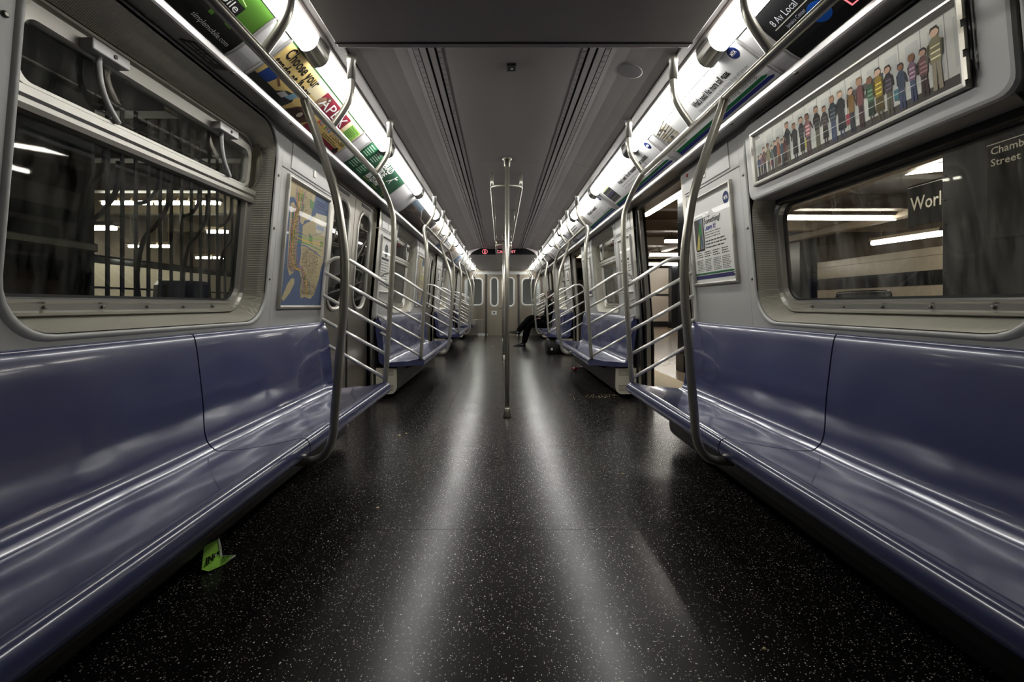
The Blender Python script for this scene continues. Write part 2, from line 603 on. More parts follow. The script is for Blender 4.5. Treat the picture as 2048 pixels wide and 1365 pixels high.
# ---- coves with ledges and light channels
for n, s in ((1, -1), (2, 1)):
    trim = thing('trim_%d' % n, (s * 1.1, 0, CH + 0.93), kind='structure')
    MB(s).prism([(x, h + CH) for x, h in ((1.43, 0.948), (1.20, 0.935), (1.112, 0.915), (1.103, 0.915), (1.098, 0.921),
                 (1.096, 0.944), (1.104, 0.950), (1.22, 0.975), (1.43, 0.99))], ZNEAR, ZEND).build('ledge', M['ledge'], trim)
    arc = cr([(1.103, 0.947), (1.052, 0.975), (0.985, 1.026), (0.90, 1.092)], 4)
    prof = [(p.x, p.y) for p in arc] + [(0.94, 1.13), (1.13, 0.99)]
    MB(s).prism([(x, h + CH) for x, h in prof], ZNEAR, ZEND, smooth=False).build('cove_panel', M['cove'], trim)
    MB(s).prism([(x, h + CH) for x, h in ((0.815, 1.126), (0.803, 1.128), (0.80, 1.138), (0.752, 1.144), (0.748, 1.150), (0.748, 1.19),
                 (0.80, 1.20), (0.815, 1.18))], ZNEAR, ZEND).build('light_channel', M['channel'], trim)
    MB(s).prism([(x, h + CH) for x, h in ((0.8985, 1.081), (0.9065, 1.083), (0.9065, 1.094), (0.8985, 1.094))], ZNEAR, ZEND).build('lens_edge', M['channel_dk'], trim)
    MB(s).prism([(x, h + CH) for x, h in ((0.90, 1.088), (0.908, 1.085), (0.945, 1.135), (0.93, 1.18), (0.80, 1.22), (0.80, 1.20), (0.90, 1.16))],
                ZNEAR, ZEND).build('channel_back', M['ledge'], trim)
    bk = MB(s).lathe((1.1065, 0.3, CH + 0.9135), [(0.011, 0.001), (0.010, -0.003), (0.005, -0.005)], 8).build('ledge_screw', M['bolt'], trim)
    for i in range(1, 26):
        c = bk.copy(); COL.objects.link(c); c.location.y += 0.505 * i

# ---- side walls, windows, doors
def hole_ring(zc, hz, h0, h1, r, d, n=7):
    return [(XW(h) + d, z, h + CH) for z, h in rr(zc - hz, zc + hz, h0, h1, r, n)]

def ring_at(zc, hz, h0, h1, r, d, off, n=7):
    return hole_ring(zc, hz, h0, h1, r, d, n)

def build_window(s, k, n, hopper):
    zc = ZW + PITCH * k
    w_ = thing('window_%d' % n, (s * 1.33, zc, CH), kind='structure')
    R = lambda hz, h0, h1, r, d: hole_ring(zc, hz, h0, h1, r, d)
    top = 0.85 if hopper else 0.545
    pt = 0.80 if hopper else 0.50
    if hopper:
        MB(s).loft([R(0.630, -0.078, 0.918, 0.15, 0.004), R(0.627, -0.066, 0.905, 0.145, 0.04), R(0.630, -0.035, 0.865, 0.13, 0.125),
                    R(0.642, -0.045, 0.88, 0.13, 0.135), R(0.642, -0.085, 0.925, 0.15, 0.03)], (False, False), smooth=False).build('window_reveal', M['weave'], w_)
    else:
        MB(s).loft([R(0.630, -0.078, 0.60, 0.15, 0.004), R(0.627, -0.066, 0.59, 0.145, 0.04), R(0.630, -0.035, 0.575, 0.13, 0.125),
                    R(0.642, -0.045, 0.59, 0.13, 0.135), R(0.642, -0.085, 0.61, 0.15, 0.03)], (False, False)).build('window_reveal', M['weave'], w_)
    DD = 0.05
    XV = lambda h: XW(h) + DD
    R = lambda hz, h0, h1, r, d: hole_ring(zc, hz, h0, h1, r, d + DD)
    MB(s).loft([R(0.633, -0.038, top + 0.01, 0.12, 0.080), R(0.629, -0.030, top, 0.115, 0.058), R(0.622, -0.022, top - 0.01, 0.11, 0.056),
                R(0.616, -0.016, top - 0.016, 0.105, 0.070), R(0.598, 0.004, top - 0.03, 0.095, 0.070), R(0.593, 0.010, top - 0.035, 0.09, 0.060),
                R(0.585, 0.018, pt + 0.008, 0.085, 0.060), R(0.578, 0.024, pt + 0.004, 0.08, 0.080), R(0.574, 0.026, pt + 0.002, 0.078, 0.092),
                R(0.633, -0.038, top + 0.01, 0.12, 0.092)],
               (False, False)).build('window_frame', M['alu'], w_)
    MB(s).loft([R(0.580, 0.021, pt + 0.004, 0.08, 0.079), R(0.564, 0.033, pt - 0.008, 0.07, 0.0795), R(0.564, 0.033, pt - 0.008, 0.07, 0.093),
                R(0.580, 0.021, pt + 0.004, 0.08, 0.093)], (False, False)).build('window_gasket', M['black'], w_)
    po = [(XV(h) + 0.0805, z, h + CH) for z, h in rr(zc - 0.568, zc + 0.568, 0.03, (0.545 if hopper else pt), 0.07)]
    pi_ = [(p[0] + 0.006, p[1], p[2]) for p in po]
    MB(s).loft([po, pi_]).build('window_pane', M['glass' if hopper else 'glass_dirty'], w_)
    bk = MB(s).lathe((XV(-0.02) + 0.066, zc - 0.4, CH - 0.006), [(0.006, 0.004), (0.006, -0.003), (0.003, -0.005)], 8, axis='x').build('frame_screw', M['bolt'], w_)
    for i in range(1, 5):
        c = bk.copy(); COL.objects.link(c); c.location.y += 0.2 * i
    if not hopper:
        return w_
    t = MB(s)
    t.prism([(XV(0.565) + x, h + CH) for x, h in ((0.09, 0.53), (0.05, 0.53), (0.044, 0.545), (0.044, 0.56), (0.036, 0.568), (0.034, 0.59),
            (0.045, 0.598), (0.09, 0.598))], zc - 0.624, zc + 0.624)
    t.build('transom', M['alu'], w_)
    hf = MB(s).loft([[(XV(h) + d, z, h + CH) for z, h in rr(zc - hz, zc + hz, h0, h1, r)] for hz, h0, h1, r, d in
                     ((0.574, 0.592, 0.808, 0.05, 0.075), (0.572, 0.594, 0.806, 0.05, 0.044), (0.548, 0.604, 0.775, 0.04, 0.044), (0.540, 0.610, 0.768, 0.035, 0.065),
                      (0.540, 0.610, 0.768, 0.035, 0.075))], (False, False)).build('hopper_frame', M['alu'], w_)
    po = [(XV(h) + 0.058, z, h + CH) for z, h in rr(zc - 0.545, zc + 0.545, 0.602, 0.776, 0.035)]
    MB(s).loft([po, [(p[0] + 0.005, p[1], p[2]) for p in po]]).build('hopper_pane', M['glass'], w_)
    for sg, dz in ((-1, -0.315), (1, 0.315)):
        lt = MB(s).box(XV(0.79) + 0.005, XV(0.79) + 0.05, zc + dz - 0.07, zc + dz + 0.07, CH + 0.772, CH + 0.806)
        lo = lt.build('latch', M['white'], w_, 0.004)
        MB(s).lathe((XV(0.79) + 0.004, zc + dz + 0.01, CH + 0.787), [(0.007, 0.003), (0.007, -0.002)], 8, axis='x').build('latch_knob', M['black'], lo)
        z0 = zc + dz - 0.02
        pth = cr([(XV(.77) + 0.03, z0, CH + 0.772), (XV(.73) + 0.026, z0, CH + 0.735), (XV(.69) + 0.026, z0 + 0.012, CH + 0.69),
                  (XV(.65) + 0.03, z0 + 0.045, CH + 0.645), (XV(.61) + 0.038, z0 + 0.10, CH + 0.605)], 4)
        MB(s).tube(pth, 0.0085, 8).build('curved_handle', M['white'], lo)
    for dz in (-0.602, 0.602):
        fan = [(0.065, 0.59), (0.035, 0.615), (0.012, 0.67), (0.004, 0.73), (0.012, 0.79), (0.034, 0.84), (0.07, 0.868)]
        MB(s).prism([(XV(h) + x, h + CH) for x, h in fan], zc + dz - 0.002, zc + dz + 0.002).build('side_wing', M['steel'], w_)
    return w_

walls = {}
def build_wall_section(s, k, z_from, z_to, window=True, hopper=True):
    """one stretch of painted wall between two doorways"""
    W = walls[s]
    zc = ZW + PITCH * k
    plate(MB(s), z_from, z_to, -CH, -0.135, XW, 0.012, 0.09).build('lower_wall', M['wall_dark'], W)
    if not window:
        plate(MB(s), z_from, z_to, -0.14, 0.955, XW, 0.0, 0.03).build('end_panel', M['wall'], W, 0.003)
        return
    h_top = 0.925
    pl = MB(s)
    ring_plate(pl, (zc - 0.70, zc + 0.70, -0.14, 0.955), rr(zc - 0.634, zc + 0.634, -0.081, h_top, 0.152), XW, 0.012)
    # raised bead along the opening
    pl.loft([[(XW(h) + d, z, h + CH) for z, h in rr(zc - q, zc + q, -0.081 - (q - 0.634), h_top + (q - 0.634) * .3, 0.152)] for q, d in
             ((0.634, 0.012), (0.634, -0.004), (0.640, -0.009), (0.648, -0.007), (0.654, 0.0005))], (False, False), smooth=True)
    pl.build('window_surround', M['wall'], W)
    for za, zb, nm in ((z_from, zc - 0.7015, 'end_panel'), (zc + 0.7015, z_to, 'end_panel')):
        if zb - za < 0.05: continue
        plate(MB(s), za, zb, -0.14, 0.745, XW, 0.0, 0.03).build(nm, M['wall'], W, 0.003)
        plate(MB(s), za, zb, 0.749, 0.955, XW, 0.001, 0.03).build('upper_panel', M['wall'], W, 0.003)
        if zb - za > 0.4:
            ac = plate(MB(s), za + 0.10, zb - 0.035, 0.765, 0.915, XW, -0.004, 0.003).build('access_panel', M['wall'], W, 0.002)
            zm = (za + zb) / 2 + 0.02
            lk = plate(MB(s), zm - 0.014, zm + 0.014, 0.797, 0.842, XW, -0.009, -0.003).build('lock_plate', M['alu'], ac, 0.002)
    bo = MB(s).lathe((XW(0.14), zc + 0.672, CH + 0.14), [(0.0085, 0.002), (0.0085, -0.003), (0.004, -0.0055)], 9, axis='x').build('wall_bolt', M['bolt'], W)
    for z_, hs in ((zc + 0.672, (0.41, 0.69)), (zc - 0.675, (0.14, 0.41, 0.69, 0.86))):
        for h in hs:
            c = bo.copy(); COL.objects.link(c)
            c.location = bo.location + Vector((s * (XW(h) - XW(0.14)), z_ - (zc + 0.672), h - 0.14))
            c.parent = W

def jamb(s, z, d):
    """steel post at the edge of a doorway; d = +1 when the doorway lies beyond it"""
    W = walls[s]
    pr = MB(s)
    rings = []
    for h in (-CH, -0.05, 0.955):
        x = XW(h)
        rings.append([(x - 0.003, z - d * 0.055, h + CH), (x - 0.003, z, h + CH), (x + 0.10, z, h + CH), (x + 0.10, z - d * 0.055, h + CH)])
    pr.loft(rings).build('door_post', M['steel'], W, 0.004)

# doorway d lies between wall section d and d+1
DOOR = [(ZW + PITCH * k + JF, ZW + PITCH * (k + 1) + JN) for k in range(3)]
SPAN = [(ZW + JN - 1.0 if k == 0 else DOOR[k - 1][1], DOOR[k][0] if k < 3 else ZEND) for k in range(4)]

for s in (-1, 1):
    walls[s] = thing('wall_' + SIDE[s], (s * 1.30, 0, 0), kind='structure')
wn = 1
for s in (-1, 1):
    for k in range(4):
        if k < 3:
            build_wall_section(s, k, *SPAN[k])
            build_window(s, k, wn, not (s == 1 and k == 0)); wn += 1
        else:
            build_wall_section(s, k, *SPAN[k], window=False)
    for a, b in DOOR:
        jamb(s, a, 1); jamb(s, b, -1)
        plate(MB(s), a, b, 0.90, 0.955, XW, 0.03, 0.10).build('door_header', M['steel_dk'], walls[s])
        MB(s).box(1.31, 1.42, a, b, -0.02, 0.004).build('door_sill', M['steel_dk'], walls[s])

# ---- sliding doors
def leaf(s, z0, z1, d0, ring_near, parent, text):
    zc = (z0 + z1) / 2
    xf = lambda h: XW(h) + d0
    lf = MB(s)
    hz = 0.19
    ring_plate(lf, (z0, z1, -0.05, 0.90), rr(zc - hz, zc + hz, -0.035, 0.825, 0.16, 9), xf, 0.035)
    plate(lf, z0, z1, -CH + 0.005, -0.05, xf, 0.0, 0.035)
    L = lf.build('door_leaf', M['steel_dk'], parent)
    R = lambda q, d: [(xf(h) + d, z, h + CH) for z, h in rr(zc - q, zc + q, -0.035 - (q - hz), 0.825 + (q - hz), 0.16 + (q - hz), 9)]
    MB(s).loft([R(hz + 0.012, 0.001), R(hz + 0.010, -0.008), R(hz - 0.006, -0.010), R(hz - 0.022, -0.004), R(hz - 0.024, 0.02), R(hz + 0.012, 0.02)],
               (False, False), smooth=False).build('window_ring', M['alu'], L)
    MB(s).loft([R(hz - 0.02, 0.008), R(hz - 0.02, 0.014)]).build('door_pane', M['glass_dk'], L)
    plate(MB(s), z0 + 0.001, z0 + 0.022, -CH + 0.01, -0.05, xf, -0.004, 0.03).build('edge_rubber', M['black'], L)
    plate(MB(s), zc - 0.13, zc + 0.13, 0.862, 0.888, xf, -0.004, 0.002).build('vent_slot', M['black'], L)
    if text:
        P = Print()
        P.text('Do not lean on door', 0, 0, 0.022, (214, 212, 205), 1, width=0.36)
        P.rect(-0.02, 0.034, 0.40, 0.039, (214, 212, 205), 1)
        P.build('door_lettering', lambda u, v, o: (s * (xf(-0.1) - 0.002 - o), zc - 0.19 + u if s < 0 else zc + 0.19 - u, CH - 0.115 + v), L)
    return L

dn = 1
for k, (a, b) in enumerate(DOOR):
    m_ = (a + b) / 2
    D = thing('door_%d' % dn, (-1.34, m_, 0), kind='structure'); dn += 1
    leaf(-1, a + 0.002, m_ - 0.004, 0.045, True, D, True)
    leaf(-1, m_ + 0.004, b - 0.002, 0.045, True, D, True)
    MB(-1).box(1.335, 1.385, m_ - 0.005, m_ + 0.005, 0.01, CH - 0.05).build('door_seal', M['black'], D)
    D = thing('door_%d' % dn, (1.34, m_, 0), kind='structure'); dn += 1
    leaf(1, a - 0.50, a + 0.045, 0.034, True, D, False)
    leaf(1, b - 0.075, b + 0.47, 0.034, True, D, False)
    pl = MB(1)
    plate(pl, b - 0.088, b - 0.075, -CH + 0.005, -0.05, XW, 0.036, 0.068)
    plate(pl, b - 0.088, b - 0.075, -0.05, 0.90, XW, 0.036, 0.068)
    pl.build('door_edge', M['alu'], D)
    plate(MB(1), b - 0.045, b - 0.004, -CH + 0.005, 0.90, XW, 0.026, 0.032).build('door_gasket', M['black'], D)

# outer skin of the car behind the pockets (keeps daylight gaps shut)
for s in (-1, 1):
    for k in range(4):
        a, b = SPAN[k]
        sk = MB(s)
        zc = ZW + PITCH * k
        if k < 3:
            ring_plate(sk, (a, b, -CH, 1.02), rr(zc - 0.645, zc + 0.645, -0.05, 0.89 if not (s == 1 and k == 0) else 0.60, 0.12), XW, 0.02)
            sk.v = [(v[0] + s * 0.105, v[1], v[2]) for v in sk.v]
        else:
            plate(sk, a, b, -CH, 1.02, XW, 0.105, 0.125)
        sk.build('outer_skin', M['slot'], walls[s])

# ---- far bulkhead with its door and two windows
wb = thing('wall_back', (0, ZEND, 0), kind='structure')
def bplate(x0, x1, h0, h1, hole, name, mt, d=0.0, t=0.03, parent=None):
    b = MB()
    ring_plate(b, (x0, x1, h0, h1), hole, lambda h: 0.0, t)
    # rotate the (x=depth, z) plate so that it faces the car
    b.v = [(v[1], ZEND + d + v[0], v[2]) for v in b.v]
    return b.build(name, mt, parent or wb)
def oval_frame(xc, hz, h0, h1, r, parent, d, gl):
    R = lambda q, dd: [(x, ZEND + d + dd, h + CH) for x, h in rr(xc - hz - q, xc + hz + q, h0 - q, h1 + q, r + q, 7)]
    MB().loft([R(0.045, 0.002), R(0.04, -0.016), R(0.008, -0.018), R(-0.008, -0.004), R(-0.01, 0.02), R(0.045, 0.02)], (False, False)).build('window_ring', M['white'], parent)
    MB().loft([R(0.0, 0.008), R(0.0, 0.014)]).build('window_pane', gl, parent)
for xc in (-0.87, 0.87):
    x0, x1 = (-1.34, -0.52) if xc < 0 else (0.52, 1.34)
    bplate(x0, x1, -CH, 1.08, rr(xc - 0.25, xc + 0.25, 0.02, 0.80, 0.10), 'bulkhead_panel', M['bulk'])
    oval_frame(xc, 0.25, 0.02, 0.80, 0.10, wb, 0.0, M['glass'])
    vx = -0.60 if xc < 0 else 0.60
    MB().box(vx - 0.15, vx + 0.15, ZEND - 0.03, ZEND - 0.012, 0.0, 0.07).build('floor_vent', M['white'], wb, 0.004)
    x0 += 0.1
    MB().box(xc - 0.28, xc + 0.28, ZEND - 0.012, ZEND, 0.02, 0.50).build('kick_panel', M['steel'], wb, 0.003)
MB().box(-0.52, 0.52, ZEND, ZEND + 0.03, CH + 0.935, CH + 1.08).build('bulkhead_header', M['steel'], wb, 0.003)
for x in (-0.50, 0.50):
    MB().box(x - 0.03, x + 0.03, ZEND - 0.03, ZEND + 0.03, 0.0, CH + 0.95).build('door_post', M['heater'], wb, 0.004)
MB().box(-0.9, 0.9, ZEND - 0.02, ZEND, CH + 0.945, CH + 1.03).build('header_trim', M['white'], wb, 0.004)
MB().box(-0.004, 0.004, ZEND + 0.004, ZEND + 0.03, 0.0, CH + 0.935).build('door_gap', M['black'], wb)
D = thing('door_%d' % dn, (0, ZEND, 0), kind='structure'); dn += 1
for xc in (-0.245, 0.245):
    x0, x1 = (-0.465, -0.003) if xc < 0 else (0.003, 0.465)
    bplate(x0, x1, -CH + 0.004, 0.935, rr(xc - 0.095, xc + 0.095, -0.01, 0.83, 0.095, 8), 'door_leaf', M['bulk'], 0.008, 0.03, D)
    oval_frame(xc, 0.095, -0.01, 0.83, 0.095, D, 0.008, M['glass'])
MB().tube([(-0.04, ZEND - 0.002, CH - 0.08), (-0.04, ZEND - 0.05, CH - 0.08), (-0.12, ZEND - 0.05, CH - 0.08)], 0.012, 8).build('door_handle', M['steel'], D)
MB().box(-0.33, -0.17, ZEND - 0.004, ZEND + 0.008, CH - 0.29, CH - 0.17).build('notice', M['white'], D)
MB().box(-0.275, -0.225, ZEND - 0.006, ZEND - 0.003, CH - 0.255, CH - 0.205).build('notice_mark', M['black'], D)
nc = MB().box(-1.3, 1.3, ZEND + 6.0, ZEND + 6.05, 0.0, 2.15).build('wall_next_car', M['cove']); nc['kind'] = 'structure'
for s in (-1, 1):
    MB(s).box(1.30, 1.34, ZEND + 0.4, ZEND + 6.05, 0.0, 2.15).build('side_panel', M['cove'], nc)
    MB(s).box(0.55, 1.30, ZEND + 0.6, ZEND + 5.9, 0.40, 0.46).build('bench_shell', M['seat'], nc)
MB().box(-1.3, 1.3, ZEND + 0.4, ZEND + 6.05, 2.10, 2.15).build('ceiling_panel', M['ceil'], nc)
MB().box(-1.3, 1.3, ZEND + 0.05, ZEND + 6.05, -0.05, 0.0).build('floor_sheet', M['floor'], nc)
# near end: the car goes on behind the camera as a closed dark end
MB().box(-1.45, 1.45, ZNEAR - 0.04, ZNEAR, 0, 2.3).build('wall_front', M['wall_dark'])['kind'] = 'structure'

# ================================================================== LIGHTS OF THE CAR
def light_fixture(s, z0, z1, label):
    L = thing('ceiling_light', (s * 0.86, (z0 + z1) / 2, CH + 1.11), label, 'light', 'strip lights along the ' + SIDE[s] + ' side')
    a = [Vector(p) for p in ((0.899, 1.092), (0.894, 1.077), (0.876, 1.070), (0.850, 1.076), (0.828, 1.095), (0.816, 1.126))]
    out = cr(a, 3)
    prof = [(p.x, p.y) for p in out] + [(0.826, 1.150), (0.87, 1.135), (0.90, 1.10)]
    MB(s).prism([(x, h + CH) for x, h in prof], z0 + 0.004, z1 - 0.075, smooth=False).build('diffuser', M['lamp'], L)
    cap = MB(s)
    rings = []
    for z, q in ((z1 - 0.115, 0.08), (z1 - 0.07, 0.45), (z1 - 0.025, 0.85), (z1 - 0.002, 1.0)):
        rings.append([(x - 0.004 * q if x < 0.86 else x, z, h + CH - (0.014 * q + 0.002 if h < 1.12 else 0)) for x, h in prof])
    cap.loft(rings, smooth=False).build('end_cap', M['cap'], L)
    return L
for s in (-1, 1):
    k = 0
    z = 2.05 - 1.268
    while z < ZEND - 0.3:
        z1 = min(z + 1.268, ZEND - 0.03)
        light_fixture(s, z if k else 1.30, z1, '%s fluorescent strip light along the %s ceiling edge, counted from the camera' %
                      (['first', 'second', 'third', 'fourth', 'fifth', 'sixth', 'seventh', 'eighth', 'ninth', 'tenth', 'last'][k], SIDE[s]))
        z += 1.268; k += 1

for s in (-1, 1):
    light_fixture(s, ZEND + 0.9, ZEND + 3.2, 'strip light of the next car seen through the end windows, on its %s side' % SIDE[s])
# black label stuck to the underside of the left ledge
st = MB(-1).prism([(1.118, CH + 0.9165), (1.172, CH + 0.9255), (1.172, CH + 0.9245), (1.118, CH + 0.9155)], 1.60, 1.80).build('sticker', M['black'], bpy.data.objects['trim_1'])
P = Print(); rd_ = random.Random(2)
P.lines(0.01, 0.19, 0.006, 0.045, 2, (200, 200, 196), 1, rd_)
P.build('sticker_print', lambda u, v, o: (-(1.118 + v), 1.60 + u, CH + 0.9155 + v * 0.167 - 0.0008 - o), st)

# ================================================================== BENCHES
def bench_profile():
    top = [(1.298, -0.128), (1.288, -0.114), (1.272, -0.113), (1.262, -0.124), (1.252, -0.165), (1.240, -0.26), (1.226, -0.39), (1.221, -0.49),
           (1.208, -0.540), (1.183, -0.566), (1.157, -0.574), (1.06, -0.566), (0.95, -0.548), (0.875, -0.531), (0.840, -0.523),
           (0.818, -0.529), (0.806, -0.547), (0.804, -0.570), (0.812, -0.590), (0.826, -0.596)]
    pts = cr(top, 3)
    under = [(0.86, -0.590), (1.05, -0.604), (1.19, -0.606), (1.25, -0.56), (1.262, -0.40), (1.29, -0.20)]
    return [(p.x, p.y) for p in pts], under

def bench_shell(s, z0, z1, end0, end1):
    """one moulded three-seat shell; end0/end1 tell whether an end is a free bench end"""
    top, und = bench_profile()
    n = len(top)
    N = []
    for i in range(n):
        a, b = Vector(top[max(i - 1, 0)]), Vector(top[min(i + 1, n - 1)])
        t = (b - a).normalized()
        N.append((t.y, -t.x) if True else None)       # points into the shell
    mb = MB(s)
    rings = []
    L = z1 - z0
    S = 42
    for i in range(S + 1):
        u = i / S
        z = z0 + L * u
        f = (z - z0) / (L / 3) % 1.0
        dish = 0.5 - 0.5 * math.cos(2 * PI * f)
        fl = 0.0
        for e, q in ((end0, z - z0), (end1, z1 - z)):
            if e: fl = max(fl, (1 - min(q / 0.13, 1)) ** 2)
        inset = 0.0
        ring = []
        for j, (x, h) in enumerate(top):
            wgt = 0.0
            if -0.56 < h < -0.17 and x > 1.2: wgt = math.sin(PI * min(1, (-0.17 - h) / 0.36))
            elif x < 1.2 and x > 0.90: wgt = math.sin(PI * (1.2 - x) / 0.30) * 0.8
            d = dish * wgt * 0.0045 - fl * (0.020 if (x > 1.2 and h < -0.15) else 0.010 if x > 1.0 else 0.0)
            sg = 1 if x > 1.2 or h > -0.6 else 1
            # the outward (away from the sitter) direction: +x on the back, -h on the pan
            if x > 1.21: ox, oh = 1, -0.1
            elif x > 1.15: ox, oh = 0.5, -0.8
            else: ox, oh = 0, -1
            ring.append((x + ox * (d + inset), z, h + oh * (d + inset) + CH))
        ring += [(x, z, h + CH + inset) for x, h in und]
        rings.append(ring)
    mb.loft(rings, (False, False), smooth=True)
    for r_ in (rings[0], rings[-1]):
        mb.add(r_, [tuple(range(len(r_)))])
    return mb

BENCH = {}
def make_bench(s, k, label):
    z0 = 0.49 + PITCH * k
    z1 = z0 + 2.65 if k < 3 else ZEND - 0.03
    B = thing('bench', (s * 1.05, (z0 + z1) / 2, CH - 0.6), label, 'bench', 'long blue benches')
    if k < 3:
        zm = (z0 + z1) / 2
        bench_shell(s, z0, zm - 0.0038, True, False).build('seat_shell', M['seat'], B)
        bench_shell(s, zm + 0.0038, z1, False, True).build('seat_shell', M['seat'], B)
        zs = (z0 + 0.5, zm, z1 - 0.5)
    else:
        bench_shell(s, z0, z1, True, False).build('seat_shell', M['seat'], B)
        zs = (z0 + 0.4, z1 - 0.4)
    for z in zs:
        MB(s).prism([(0.87, CH - 0.592), (0.90, CH - 0.625), (1.29, CH - 0.76), (1.29, CH - 0.61), (1.05, CH - 0.606)], z - 0.02, z + 0.02).build('bracket', M['heater'], B)
    return B

for s in (-1, 1):
    b0 = make_bench(s, 0, 'long blue bench nearest the camera on the %s, running out of the frame' % SIDE[s])
    for k in (1, 2):
        dup(b0, (0, PITCH * k, 0), ['', 'blue bench beyond the first doorway on the %s side' % SIDE[s],
                                    'blue bench beyond the second doorway on the left side' if s < 0 else
                                    'blue bench beyond the second doorway on the right, with the seated person'][k])
    make_bench(s, 3, 'short blue bench against the end bulkhead on the %s' % SIDE[s])

# heater boxes under the benches
def make_heater(s, k, label):
    z0 = 0.52 + PITCH * k
    z1 = z0 + 2.59 if k < 3 else ZEND - 0.05
    H = thing('heater_box', (s * 1.19, (z0 + z1) / 2, 0.05), label, 'heater', 'heater boxes under the benches')
    pr = [(1.288, 0.31), (1.085, 0.31), (1.082, 0.12), (1.092, 0.085), (1.112, 0.062), (1.14, 0.052), (1.288, 0.052)]
    MB(s).prism(pr, z0 + 0.012, z1 - 0.012).build('cover', M['heater'], H)
    for z, d in ((z0, -1), (z1 - 0.012, 1)):
        e = MB(s).prism(pr, z, z + 0.012).build('end_plate', M['cream'], H)
        ho = MB(s)
        zf = z - 0.0006 if d < 0 else z + 0.0126
        for hb in (0.085, 0.235):
            for i in range(9):
                for j in range(5):
                    x, h = 1.115 + i * 0.0125, hb + j * 0.0125
                    ho.add([(x, zf, h), (x + 0.0065, zf, h), (x + 0.0065, zf, h + 0.0065), (x, zf, h + 0.0065)], [(0, 1, 2, 3)])
        ho.build('perforation', M['slot'], e)['kind'] = 'stuff'
    return H
for s in (-1, 1):
    h0 = make_heater(s, 0, 'dark heater box under the nearest %s bench' % SIDE[s])
    for k in (1, 2):
        dup(h0, (0, PITCH * k, 0), 'cream-ended heater box under the %s %s bench' % (NTH[k], SIDE[s]))
    make_heater(s, 3, 'heater box under the short end bench on the %s' % SIDE[s])

# ================================================================== HANDRAILS
def rail_post(s, z, d):
    """curved end of the overhead bar down to the seat corner; d=+1 at the far end"""
    return cr([(0.83, z - d * 0.29, CH + 0.82), (0.832, z - d * 0.19, CH + 0.806), (0.822, z - d * 0.09, CH + 0.755), (0.802, z - d * 0.028, CH + 0.685),
               (0.785, z - d * 0.002, CH + 0.60), (0.783, z, CH + 0.45), (0.790, z, CH + 0.30), (0.806, z, CH), (0.824, z, CH - 0.30), (0.840, z, CH - 0.527)], 4)

def make_rail(s, k, label):
    z0 = 0.49 + PITCH * k
    full = k < 3
    z1 = z0 + 2.65 if full else ZEND
    zm = (z0 + z1) / 2 if full else z0 + 1.325
    R = thing('handrail', (s * 0.83, zm, CH + 0.82), label, 'handrail', 'steel handrails above the benches')
    RAD = 0.0172
    MB(s).tube([(0.83, z0 + 0.28, CH + 0.82), (0.83, z1 - (0.28 if full else 0.0), CH + 0.82)], RAD, 12).build('overhead_bar', M['tube'], R)
    MB(s).tube(rail_post(s, z0, -1), RAD, 12).build('end_post', M['tube'], R)
    if full:
        MB(s).tube(rail_post(s, z1, 1), RAD, 12).build('end_post', M['tube'], R)
    # belly-shaped middle pole, foot turned in under the seat edge
    mp = [(0.83, 0.82), (0.815, 0.77), (0.786, 0.69), (0.745, 0.568), (0.704, 0.437), (0.684, 0.317), (0.671, 0.21), (0.668, 0.10), (0.672, 0.0),
          (0.685, -0.15), (0.698, -0.32), (0.709, -0.445), (0.714, -0.505), (0.727, -0.555), (0.752, -0.593), (0.79, -0.611), (0.86, -0.617)]
    if full:
        MB(s).tube(cr([(x, zm, CH + h) for x, h in mp], 3), RAD, 12).build('middle_pole', M['tube'], R)
        zl = (zm - 1.05, zm - 0.31, zm + 0.31, zm + 1.05)
    else:
        zl = (z0 + 0.3, z0 + 0.9)
    lp = [(0.828, 0.828), (0.806, 0.858), (0.774, 0.905), (0.750, 0.955), (0.742, 1.01), (0.742, 1.075), (0.747, 1.145)]
    for z in zl:
        lo = MB(s).tube(cr([(x, z, CH + h) for x, h in lp], 3), 0.0155, 10).build('ceiling_loop', M['tube'], R)
        MB(s).lathe((0.742, z, CH + 1.09), [(0.0185, -0.05), (0.0185, 0.03), (0.022, 0.035), (0.024, 0.06)], 12).build('collar', M['alu'], lo)
    return R

for s in (-1, 1):
    r0 = make_rail(s, 0, 'curved steel handrail over the nearest %s bench, with its bowed middle pole' % SIDE[s])
    for k in (1, 2):
        dup(r0, (0, PITCH * k, 0), 'curved steel handrail over the %s bench on the %s' % (NTH[k], SIDE[s]))
    make_rail(s, 3, 'handrail over the short end bench on the %s' % SIDE[s])

def make_rack(s, z, label):
    """barrier of slanting rods between bench end and doorway"""
    K = thing('bench_barrier', (s * 1.0, z, CH - 0.1), label, 'barrier', 'slanting rod barriers at the bench ends')
    xp = lambda h: 0.790 + max(0, 0.30 - h) * 0.0605     # aisle post line
    top = cr([(1.277, z, CH - 0.135), (1.268, z, CH + 0.05), (1.250, z, CH + 0.235), (1.225, z, CH + 0.290), (1.18, z, CH + 0.320), (1.12, z, CH + 0.316),
              (1.05, z, CH + 0.288), (xp(0.127), z, CH + 0.127)], 4)
    MB(s).tube(top, 0.0125, 10).build('top_rail', M['rung'], K)
    for ha, xw, hw in ((-0.024, 1.249, 0.223), (-0.182, 1.262, 0.068), (-0.338, 1.272, -0.092), (-0.500, 1.236, -0.268)):
        MB(s).tube([(xp(ha), z, CH + ha), (xw, z, CH + hw)], 0.0118, 10).build('rung', M['rung'], K)
    return K

